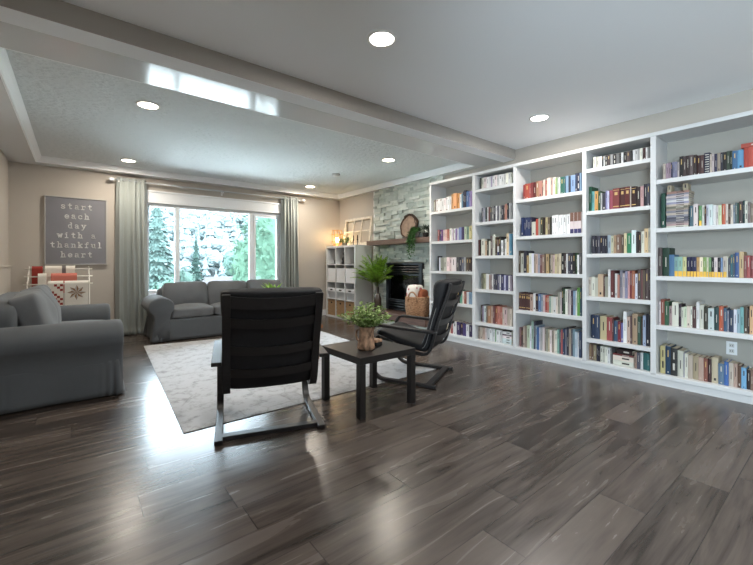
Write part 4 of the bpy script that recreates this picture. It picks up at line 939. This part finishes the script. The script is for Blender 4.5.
pr_ = [(0.001, 0.0), (RB * 0.86, 0.0)] + [(RB * (0.88 + 0.14 * math.sin(min(1, k / 22) * 2.2)) + (0.006 if k % 2 else 0), 0.008 + 0.30 * k / 26) for k in range(27)] + [(RB * 0.95, 0.315), (RB * 0.90, 0.30), (RB * 0.86, 0.10), (0.001, 0.08)]
MB().lathe(pr_, 40, caps=False, fn=lambda r_, z, a: r_ * (1 + 0.016 * math.sin(20 * a + (40 * z)))).build('body', M_sea, bk, smooth=True)
for a0 in (R(200), R(20)):
    MB().tube([((RB + 0.006) * math.cos(a0 + b_ * 0.42), (RB + 0.006) * math.sin(a0 + b_ * 0.42), 0.24 + 0.15 * math.sqrt(max(0, 1 - b_ * b_))) for b_ in [-1 + 2 * i / 14 for i in range(15)]], 0.013, 8).build('handle', M_sea, bk, smooth=True)
def bl_mat():
    m = bpy.data.materials.new('floral_blanket'); m.use_nodes = True; N, L = m.node_tree.nodes, m.node_tree.links; b = N['Principled BSDF']
    tc = N.new('ShaderNodeTexCoord'); v = N.new('ShaderNodeTexVoronoi'); v.inputs['Scale'].default_value = 11; L.new(tc.outputs['Object'], v.inputs['Vector'])
    c = N.new('ShaderNodeValToRGB'); e = c.color_ramp.elements; e[0].position = 0.30; e[0].color = srgb(176, 92, 100); e[1].position = 0.40; e[1].color = srgb(226, 220, 212); L.new(v.outputs['Distance'], c.inputs[0])
    L.new(c.outputs[0], b.inputs['Base Color']); b.inputs['Roughness'].default_value = 0.95; return m
o = MB().puff((4.24, 4.385, 0.271 + 0.29), (0.10, 0.115, 0.20), k=6, n=12, puffy=(0.015, 0, 0.01), wob=0.02, seed=3).build('blanket', bl_mat(), smooth=True)
tag(o, 'white blanket with red flowers rolled in the woven hearth basket', 'blanket')
o = MB().puff((4.26, 4.23, 0.271 + 0.26), (0.09, 0.05, 0.175), k=4, n=10, wob=0.015, seed=6).build('blanket', mat('rust_blanket', (150, 90, 66), 0.95, 0.1, bump=0.3), smooth=True)
tag(o, 'rust brown blanket tucked beside the floral one in the hearth basket', 'blanket')

# ================================================================ books
# every row: bay, shelf, photo column of the row's start and end, picture scale, then "colour width height[band]" per book as read off the photo
ROWS = [
(4, 0, 663.0, 753.5, 7.06, "cba 18 115,b9a 20 118,a89 18 118,335 10 118,88a 20 120,779 14 118,cbb 14 112,222 30 152,433 22 150,322 22 150,655 26 150,322 24 148,422 28 140,533 24 140,224s 40 152,cba 16 140,baa 16 140,335 22 138,987 22 140,334 18 140,222 28 140,343 22 140,232 18 140,369 34 138,59c 48 140,b32 30 145,c43 38 148"),
(4, 1, 661.3, 665.4, 7.06, "254 28 250"),
(4, 1, 689.4, 753.5, 7.06, "467 30 150,dcc 35 160,543 8 150,595y 22 145,ddc 20 148,422 14 140,ccd 22 150,cdd 28 150,ddd 24 145,dcc 20 140,cda 25 140,c53 28 148,edc 22 148,532 16 145,dcb 22 140,789 14 138,566 18 155,254 12 150,433 30 160,244 16 165,ddcw 22 160,766 20 150,876 25 140"),
(4, 2, 658.2, 753.5, 7.06, "544 30 200,243 52 200,47a 40 155,7aay 28 140,8bay 34 140,cc8y 30 140,225y 26 140,114y 26 140,225y 24 140,c95y 24 140,edby 26 140,8a5y 26 140,ddby 14 140,7a6y 22 140,222y 22 140,dccy 26 140,112y 24 140,79cy 14 140,cbay 30 150,ccb 10 150,556 20 140,267 16 165,456 16 170,359 32 180,ca7 36 185,844 22 160,a44 28 160,833 24 160"),
(4, 3, 658.8, 753.5, 7.06, "dcc 16 165,943 28 180,364 32 170,b99 24 140,ddc 48 170,323 20 160,ccb 18 140,cdb 24 145,dcb 24 150,eed 16 150,533 30 150,ddd 24 190,ccb 34 170,332 32 160,bcc 45 155,244 36 165,c53 36 175,357 26 165,99a 14 150,235 34 160,dde 26 165,8ab 24 170,6aa 28 185,543 28 190,322 14 180,da7 30 200"),
(4, 4, 659.9, 753.5, 7.06, "cb7w 36 195,246 38 200,333w 44 195,ccb 40 185,99a 10 175,ddc 24 170,ba9 34 168,a97 38 165,b98 36 165,954 26 165,422 26 165,cb9 46 180,579 42 150,36b 30 170,cba 32 165,b98 28 165,643 26 160,6ad 36 150,322 28 140,865 20 150"),
(3, 0, 593.3, 649.6, 9.41, "ccb 26 115,bba 24 115,ddd 26 110,222 10 115,ccc 18 110,222w 22 110,433 24 112,999 22 112,222w 28 112,666 26 112,333 22 112,ddd 18 110,222 28 112,544 28 114,222 24 116,ddd 18 118,bbb 26 118,999 22 118,ddc 24 118,533 26 118,ddd 14 118,777 22 118"),
(3, 1, 588.7, 649.6, 9.41, "264 24 240,5aa 28 195,d94 32 192,353 26 188,bbb 14 170,334 34 168,88b 18 185,cce 14 180,a45 34 188,833g 62 200,522g 50 203,622g 50 205,ba9 12 205,311g 46 200,322 40 192,c99 30 195,223 32 212,445 24 214"),
(3, 2, 592.0, 649.6, 9.41, "334 30 170,223 24 170,445 24 170,223 26 170,334 24 170,223 26 170,9ab 36 175,bb9 28 170,a86 28 172,865w 30 178,754 22 175,543 26 175,dc9 28 190,285 46 190,dee 46 218,322 24 205,433 26 200,ddc 32 205,db8 40 232,ccb 16 236"),
(3, 3, 588.0, 650.0, 9.41, "cba 32 180,ddc 40 185,bba 30 180,ca8 56 215,522 14 200,998 40 195,ddd 24 265,733 32 258,522 16 250,ccc 24 230,b76 22 220,889 28 262,cbb 30 240,88a 28 258,d99 20 260,833 26 268,b64 28 268,dde 30 240,544 36 285,744 20 285,654 24 285,544 36 290,433 14 285"),
(3, 4, 591.0, 649.6, 7.06, "235 34 165,346 30 170,cb8 52 165,a44 42 165,633 10 160,357 30 145,823 22 145,66a 20 140,eee 26 222,ca9 26 190,644 12 200,b97 42 215,354 24 200,543 16 195,9ac 22 215,223 28 225"),
(3, 5, 588.2, 611.6, 7.06, "975 22 112,754 20 110,986 26 112,334 14 110,223 16 108,ddc 20 112,ccb 20 110,eed 22 112,ddd 22 110,777 12 108"),
(3, 5, 634.5, 649.6, 7.06, "a87 20 115,556 26 115,ddd 22 120,266 32 122,377 24 122"),
(2, 0, 523.0, 581.4, 9.41, "a33 20 142,b43 44 148,a44 14 148,833 22 152,622 30 154,a75 26 158,b76 34 158,744 14 158,cba 20 162,b65 22 155,ecb 34 172,b98 18 168,edc 30 172,8a5 18 162,aba 18 162,eee 12 165,265 38 165,366 14 165,79b 32 172,334 18 165,79c 48 168,235 20 180,224w 28 182,68a 18 182"),
(2, 1, 521.2, 581.4, 9.41, "236 22 178,236 22 178,236 22 178,236 22 178,224 14 180,ccb 36 132,c43 26 160,998 22 165,443 26 170,322 20 170,ba7 24 168,654 24 168,221 16 170,eee 22 184,eee 22 184,eee 22 184,eee 22 184,eee 22 184,eee 22 184,ddd 16 186,eee 28 188,dcck 38 200,dcck 38 202,dcck 38 202"),
(2, 2, 518.6, 581.2, 9.41, "543 18 208,bba 34 185,334 30 208,a84 20 165,ddc 26 188,dde 22 188,987 20 180,ca9 20 180,99a 26 180,744 20 175,976 24 178,543 18 185,b96 28 183,443 18 180,a98 22 180,caa 16 178,cb8 26 184,ba8 20 184,dca 20 188,222w 28 195,433 24 192,ddd 14 190,445 26 198,334w 28 198,222 26 200,353 16 198,eee 18 182,555 24 200"),
(2, 3, 516.2, 581.2, 6.65, "533g 18 114,533g 18 114,533g 18 114,533g 18 114,533g 18 114,533g 18 114,b98 22 110,ddd 18 120,323 22 118,57a 18 118,89a 18 118,caa 16 115,a33 16 114,b65 16 114,8a9 16 114,ccb 16 112,ccc 20 110,dcb 16 112,998 14 148,cbb 13 145,333 14 178,353 14 175,eed 18 170,a99 16 168,dcc 13 168,434 15 165,8ac 18 165,ddd 12 165,6a4 20 188,356 14 185"),
(2, 4, 519.6, 581.2, 6.65, "966 13 128,433 13 128,ba9 17 140,987 17 142,bca 24 150,dde 13 152,9ba 21 185,445 13 185,9ab 15 160,36a 15 150,ccd 13 150,aaa 15 150,dcc 20 155,876 13 152,998 16 152,cb9 15 150,edd 16 148,987 15 145,dcb 16 150,ddc 16 152,8ba 16 160,456 15 160,b55 18 165,346 15 172,889 16 170,334 20 188,a98 18 180,556 13 178,79a 20 183,bcd 18 170,ddd 13 165,346 22 178"),
(1, 0, 480.0, 511.9, 7.54, "443 9 88,ddc 24 88,dcc 22 88,eee 18 88,ddd 20 88,a9b 10 88,ddd 22 90,edd 20 90,ccc 16 90,eee 20 90,ddd 20 90,ccc 16 92,eed 20 92,ddd 20 92,ddc 16 92"),
(1, 1, 481.8, 511.9, 7.54, "556 16 110,99a 20 110,344 16 112,ccc 16 112,744 24 115,555 16 114,777w 20 118,334 18 118,ddd 16 118,445 16 116,bbb 14 115,777w 18 115,334 22 115,754 16 115,b76 24 124,223 18 128,ccc 12 128,999 22 128"),
(1, 2, 478.2, 511.9, 7.54, "633 14 120,221 16 122,ddc 34 128,ca8 20 112,332 16 124,ddc 22 112,655 18 148,ccb 26 162,432 16 140,dddk 24 120,333 16 142,eeew 22 115,222 14 120,ddd 18 125,ec9 24 164,8ac 14 164,48a 18 162"),
(1, 3, 481.4, 511.9, 7.54, "665 14 120,aa8 24 118,ddd 24 118,a87 12 112,877 16 115,ddd 10 116,445 18 118,334 18 118,557 18 118,ddd 12 116,336 26 118,bbd 14 116,447 24 116,ddd 14 114,989 16 114"),
(1, 4, 480.6, 511.2, 7.54, "543 14 128,98a 12 125,bcc 24 125,765 12 125,a75 30 130,b98 16 130,744 18 138,a54 24 135,c76 22 138,b65 20 135,cba 16 135,caa 26 135,ba9 20 132,dcb 18 130"),
(1, 5, 478.2, 501.6, 7.54, "a98 16 92,cba 20 92,ca9 24 92,dcc 13 94,ccc 26 94,eee 20 94,ddd 24 94,6a6 10 94,eee 30 94,ddd 18 94"),
(0, 0, 431.6, 471.6, 10.27, "edd 13 130,ddct 24 128,654 13 128,dddt 26 130,eee 22 130,dddt 24 132,ddd 24 132,fee 22 134,dddt 20 136,eee 24 138,ddd 20 138,d95 24 162,fa6 42 168,e94 30 164,eee 22 150,69b 16 155,235 18 172,224 26 180,47b 26 170,88c 22 170,a8c 16 168"),
(0, 1, 437.8, 471.4, 10.27, "a55 18 120,346 16 118,637 22 120,dbb 22 116,eba 20 118,b65 24 120,eed 22 128,dcd 16 118,a88 14 120,ddd 18 125,86a 16 122,ccd 16 122,78b 30 134,436 30 135,bca 26 138,798 30 135,dc8 26 144"),
(0, 2, 439.0, 471.4, 10.27, "ccd 16 138,998 22 138,bba 30 140,fdd 26 142,dbb 20 140,edd 40 142,555 26 145,334 24 145,667 24 146,aaa 14 146,654 26 146,433 26 146"),
(0, 3, 437.6, 471.4, 10.27, "322 22 150,543 24 148,755 22 140,322 30 145,654 26 140,223 26 140,bba 26 135,322 26 135,5a8 24 130,edc 16 128,a54 20 128,ddd 24 126,79b 26 125"),
(0, 4, 440.0, 471.4, 10.27, "543 24 120,cba 22 110,dca 30 110,edc 26 112,a44 24 125,ddd 34 130,436 32 132,324 28 130,437 30 128,ddd 26 124,325 24 122"),
]
HUES = [('black', (24, 22, 22)), ('charcoal', (52, 50, 54)), ('dark brown', (62, 46, 40)), ('grey', (130, 130, 130)), ('pale grey', (178, 176, 174)), ('white', (224, 222, 218)), ('cream', (224, 208, 178)), ('beige', (196, 172, 146)), ('tan', (172, 140, 106)),
 ('brown', (112, 84, 68)), ('maroon', (98, 40, 40)), ('dark red', (140, 50, 46)), ('red', (184, 62, 48)), ('orange', (208, 136, 72)), ('pink', (208, 162, 158)), ('yellow', (206, 190, 120)), ('green', (76, 136, 88)), ('dark green', (42, 76, 58)), ('pale green', (160, 184, 136)),
 ('teal', (96, 160, 158)), ('navy', (36, 42, 84)), ('blue', (66, 106, 160)), ('pale blue', (136, 166, 200)), ('slate', (92, 104, 122)), ('purple', (88, 62, 104)), ('lavender', (140, 136, 172)), ('mauve', (150, 120, 122))]
ORD = 'first second third fourth fifth sixth seventh eighth ninth tenth eleventh twelfth thirteenth fourteenth fifteenth sixteenth seventeenth eighteenth nineteenth twentieth'.split()
def ordn(i): return ORD[i] if i < 20 else ('twenty-' + ORD[i - 20] if i < 29 else 'thirtieth' if i == 29 else 'thirty-' + ORD[i - 30])
BAYN = ['bay beside the fireplace', 'second bay', 'third bay', 'fourth bay', 'fifth bay']
def hue(h):
    c = [int(ch, 16) * 17 for ch in h]; return min(HUES, key=lambda q: sum((a - b_) ** 2 for a, b_ in zip(c, q[1])))[0]
def shelfname(bay, sh): n = 5 if bay % 2 == 0 else 6; return 'top shelf' if sh == 0 else 'bottom shelf' if sh == n - 1 else ORD[sh] + ' shelf'
def shelf_z(bay, sh): return ((ZA if bay % 2 == 0 else ZB) + [0.10])[sh]
def cover_mat(h):
    n = 'book_cover_' + h; c = tuple(int(ch, 16) * 17 for ch in h); g = sum(c) / 3; return mat(n, tuple((x * 0.74 + g * 0.26) * 0.94 for x in c), 0.5, 0.4)
M_page = mat('book_pages', (214, 204, 184), 0.9, 0.1, vary=0.1, vscale=80, stretch=(1, 30, 1))
M_gilt = mat('gilt_title', (190, 160, 104), 0.4, 0.5); M_light = mat('light_title', (192, 187, 178), 0.6); M_dark = mat('dark_title', (50, 46, 46), 0.6)
M_yel = mat('yellow_band', (222, 176, 70), 0.55); M_kb = mat('brown_band', (112, 82, 70), 0.55); M_kn = mat('navy_band', (48, 48, 92), 0.55)
rb = random.Random(42); BOOKS = []; COUNT = {}
BI = 0.055                                              # spines stand this far behind the shelf edge
for bay, sh, u0, u1, sc, txt in ROWS:
    it = []
    for e in txt.split(','):
        a, wd, h = e.split(); it.append((a[:3], a[3:], float(wd), float(h)))
    tot = sum(i[2] for i in it); u = u0
    for k, (c, band, wd, h) in enumerate(it):
        ua, u = u, u + (u1 - u0) * wd / tot
        ya, yb = on_x(ua, 250, XB + BI)[1], on_x(u, 250, XB + BI)[1]
        d = ray((ua + u) / 2, 250); dep = (XB + BI) / d[0]
        hm = h / sc * dep / FPX
        a0, c0 = BAYS[bay]
        if ya > a0 - 0.001: ya = a0 - 0.001
        if yb < c0 + 0.001: yb = c0 + 0.001
        if ya - yb < 0.006: continue
        zs = shelf_z(bay, sh); n = COUNT.get((bay, sh), 0); COUNT[(bay, sh)] = n + 1
        lim = ([2.281] + [z - 0.038 for z in (ZA if bay % 2 == 0 else ZB)])[sh] - zs - 0.006
        BOOKS.append(dict(bay=bay, sh=sh, n=n, ya=ya, yb=yb, h=min(hm, lim), c=c, band=band, z=zs, area=(u - ua) * h / sc))
# the last books at the hidden end of the wide bay
def book_geo(m, y0, y1, z, h, x, dp, band, full):
    t_ = 0.0022 if y1 - y0 > 0.009 else 0.0014
    m.box(x + 0.0015, y0 + 0.0004, z, x + dp, y0 + t_, z + h).box(x + 0.0015, y1 - t_, z, x + dp, y1 - 0.0004, z + h)
    n = 5; w_ = (y1 - y0) / 2 - 0.0004; yc = (y0 + y1) / 2; o = len(m.v)      # rounded spine
    for zz in (z, z + h):
        for i in range(n + 1):
            a = math.pi * i / n; m.v.append((x + 0.003 - 0.003 * math.sin(a), yc - w_ * math.cos(a), zz))
        for i in range(n + 1):
            a = math.pi * i / n; m.v.append((x + 0.006, yc - w_ * math.cos(a), zz))
    q = 2 * (n + 1)
    for i in range(n): m.f.append((o + i, o + q + i, o + q + i + 1, o + i + 1)); m.m.append(0)
    for b_ in (0, q):
        for i in range(n): f = (o + b_ + i, o + b_ + i + 1, o + b_ + n + 2 + i, o + b_ + n + 1 + i); m.f.append(f if b_ == 0 else f[::-1]); m.m.append(0)
    wt = w_ * 0.8
    def strip(za, zb, mi, k=1.0):
        s_ = [(x + 0.003 - 0.0036 * math.sin(math.pi * i / n), yc - w_ * k * math.cos(math.pi * i / n)) for i in range(n + 1)]
        for (xa, a), (xb_, b_) in zip(s_, s_[1:]): m.add([(xa, a, za), (xb_, b_, za), (xb_, b_, zb), (xa, a, zb)], [(0, 3, 2, 1)], mi)
    return strip
order = sorted(range(len(BOOKS)), key=lambda i: -BOOKS[i]['area'])
keep = set(order[:285])
far = {}
for i, b in enumerate(BOOKS):
    wdt = b['ya'] - b['yb']; dp = min(0.175, max(0.105, b['h'] * rb.uniform(0.64, 0.76))); jit = rb.uniform(-0.006, 0.010); acc = rb.random(); acc2 = rb.random()
    h = b['h'] * rb.uniform(0.985, 1.0); x = XB + BI + jit; yc = (b['ya'] + b['yb']) / 2
    lum = sum(int(ch, 16) for ch in b['c']); tmat = M_light if lum < 24 else M_dark
    mats = [cover_mat(b['c']), tmat, M_gilt, M_yel, M_kb, M_kn, M_page]
    def deco(strip, z):
        bd = b['band']
        if bd == 'y': strip(z, z + h * 0.27, 3); strip(z + h * 0.5, z + h * 0.8, 1, 0.25)
        elif bd == 't': strip(z + h * 0.86, z + h * 0.92, 4); strip(z, z + h * 0.1, 4)
        elif bd == 'k': strip(z + h * 0.58, z + h, 4); strip(z, z + h * 0.22, 5)
        elif bd == 'g': strip(z + h * 0.68, z + h * 0.82, 2, 0.7); strip(z + h * 0.12, z + h * 0.16, 2); strip(z + h * 0.9, z + h * 0.92, 2)
        elif bd == 's': [strip(z + h * k / 9, z + h * (k + 0.4) / 9, 1, 0.9) for k in range(1, 9)]
        elif bd == 'w': strip(z + h * 0.2, z + h * 0.45, 1, 0.6); strip(z + h * 0.6, z + h * 0.85, 1, 0.4)
        elif acc < 0.55: strip(z + h * (0.3 + 0.2 * acc2), z + h * (0.62 + 0.3 * acc2), 1, 0.28)
        elif acc < 0.75: strip(z + h * 0.62, z + h * 0.86, 2 if lum < 20 else 1, 0.45); strip(z + h * 0.06, z + h * 0.11, 1, 0.4)
        elif acc < 0.85: strip(z + h * 0.1, z + h * 0.2, 1, 0.6)
    if i in keep:
        nm = hue(b['c']); lead = ''
        if wdt > 0.052: lead = 'thick '
        elif wdt < 0.017: lead = 'thin '
        band = {'y': 'yellow-footed ', 'g': 'gilt-marked ', 's': 'striped '}.get(b['band'], '')
        bk_ = thing('book', '%s%s%s book, %s from fireplace end, %s, %s' % ('' if band else lead, band, nm, ordn(b['n']), shelfname(b['bay'], b['sh']), BAYN[b['bay']].replace('bay beside the fireplace', 'first bay')), 'book', (x, yc, b['z'] + 0.0008), 0, 'books on the %s of the %s' % (shelfname(b['bay'], b['sh']), BAYN[b['bay']]))
        m = MB(); s_ = book_geo(m, -wdt / 2, wdt / 2, 0, h, 0, dp, b['band'], True); deco(s_, 0); m.build('cover', mats[:6], bk_)
        bx(0.0061, -wdt / 2 + 0.0026, 0.002, dp - 0.004, wdt / 2 - 0.0026, h - 0.004).build('page_block', M_page, bk_)
    else:
        m = far.setdefault('m', MB()); pal = far.setdefault('pal', [])
        def slot(mt):
            if mt not in pal: pal.append(mt)
            return pal.index(mt)
        m2 = MB(); s_ = book_geo(m2, b['yb'], b['ya'], b['z'] + 0.0008, h, x, dp, b['band'], False); deco(s_, b['z'] + 0.0008)
        m2.box(x + 0.0061, b['yb'] + 0.0026, b['z'] + 0.003, x + dp - 0.004, b['ya'] - 0.0026, b['z'] + h - 0.004, mi=6)
        o = len(m.v); m.v += m2.v; m.f += [tuple(k + o for k in f) for f in m2.f]; m.m += [slot(mats[k]) for k in m2.m]
if far: tag(far['m'].build('books', far['pal']), 'remaining slim books filling the gaps on the bookcase shelves', 'books', kind='stuff')

# lying books and the stack of magazines
def lying(label, y0, y1, z, th, dp, c, name='book', x=XB + BI, grp=None, title=True):
    t = thing(name, label, name, (x, (y0 + y1) / 2, z), 0, grp); w_ = (y1 - y0) / 2
    bx(0, -w_, 0, dp, w_, th * 0.14).box(0, -w_, th * 0.86, dp, w_, th).box(-0.0005, -w_, th * 0.14, 0.004, w_, th * 0.86).box(-0.001, -w_ * 0.6, th * 0.35, 0, w_ * 0.1, th * 0.65, mi=1).build('cover', [cover_mat(c), M_light if sum(int(q, 16) for q in c) < 24 else M_dark], t, bevel=0.0008)
    bx(0.0042, -w_ + 0.003, th * 0.14, dp - 0.003, w_ - 0.003, th * 0.86).build('page_block', M_page, t)
ya, yb = on_x(665.9, 250, XB + BI)[1], on_x(688.9, 250, XB + BI)[1]
z = 1.4338; mg = "ccb b99 a99 667 556 99a cba 889 a98 776 cba 99b ddd aab cbb 889 b87".split()
for k, c in enumerate(mg):
    th = 0.0172 + 0.004 * rb.random()
    lying('%s magazine, %s from bottom of the tall stack, second shelf, fifth bay' % (hue(c), ordn(k)), yb + rb.uniform(0, 0.006), ya - rb.uniform(0, 0.006), z, th - 0.0006, 0.19, c, 'magazine', XB + BI + rb.uniform(-0.006, 0.008), 'magazines in the stack on the second shelf of the fifth bay'); z += th
for k, (ua, ub, c) in enumerate(((667.0, 671.0, 'cb9'), (682.5, 687.5, 'ba8'))):
    y1, y0 = on_x(ua, 250, XB + BI)[1], on_x(ub, 250, XB + BI)[1]
    t = thing('paperback', ('pale beige small paperback standing on the magazine stack, fireplace end', 'tan small paperback standing on the magazine stack, end away from the fireplace')[k], 'book', (XB + BI + 0.01, (y0 + y1) / 2, z + 0.0006), 0, 'paperbacks on the magazine stack')
    w_ = (y1 - y0) / 2; m = MB(); s_ = book_geo(m, -w_, w_, 0, 0.058, 0, 0.1, '', True); s_(0.02, 0.05, 1, 0.6); m.build('cover', [cover_mat(c), M_dark], t); bx(0.0061, -w_ + 0.0026, 0.002, 0.096, w_ - 0.0026, 0.055).build('page_block', M_page, t)
tops = {}
def rowtop(bay, sh, ya, yb): return max(b['z'] + b['h'] for b in BOOKS if b['bay'] == bay and b['sh'] == sh and b['ya'] > yb + 0.001 and b['yb'] < ya - 0.001) + 0.0015
y1, y0 = on_x(741.0, 250, XB + BI)[1], BAYS[4][1] + 0.06
z = rowtop(4, 0, y1, y0)
lying('red book lying on the red volumes at the end of the top shelf, fifth bay', y0, y1, z, 0.034, 0.14, 'b43', grp='books lying on the top shelf'); y1b = on_x(735.0, 250, XB + BI)[1]
# lying on the lower shelves
y1, y0 = on_x(612.8, 250, XB + BI)[1], on_x(633.6, 250, XB + BI)[1]
z = 0.1008
for k, (c, th) in enumerate((('ddc', 0.048), ('edc', 0.046), ('833', 0.016), ('322', 0.05))):
    s_ = 0.0 if k < 3 else 0.012
    lying('%s book lying flat, %s from bottom of the pile, bottom shelf, fourth bay' % (hue(c), ordn(k)), y0 + s_, y1 - s_ * 3, z, th, 0.15, c, grp='books lying on the bottom shelf of the fourth bay'); z += th + 0.0008
y1, y0 = on_x(502.4, 250, XB + BI)[1], on_x(511.4, 250, XB + BI)[1]; z = 0.1008
for k, (c, th) in enumerate((('cdd', 0.034), ('dee', 0.03), ('fee', 0.034), ('756', 0.018), ('eee', 0.034), ('433', 0.014))):
    lying('%s book lying flat, %s from bottom of the pile, bottom shelf, second bay' % (hue(c), ordn(k)), y0, y1, z, th, 0.15, c, grp='books lying on the bottom shelf of the second bay'); z += th + 0.0008
yb_ = on_x(438.4, 250, XB + BI)[1]
t = thing('bookend', 'black bookend holding the books on the third shelf beside the fireplace', 'bookend', (XB + BI, yb_, 0.9955))
bx(-0.005, 0, 0, 0.1, 0.05, 0.004).build('foot', M_iron, t); bx(0, 0.0, 0.004, 0.09, 0.018, 0.22).build('upright_plate', M_iron, t, bevel=0.002)
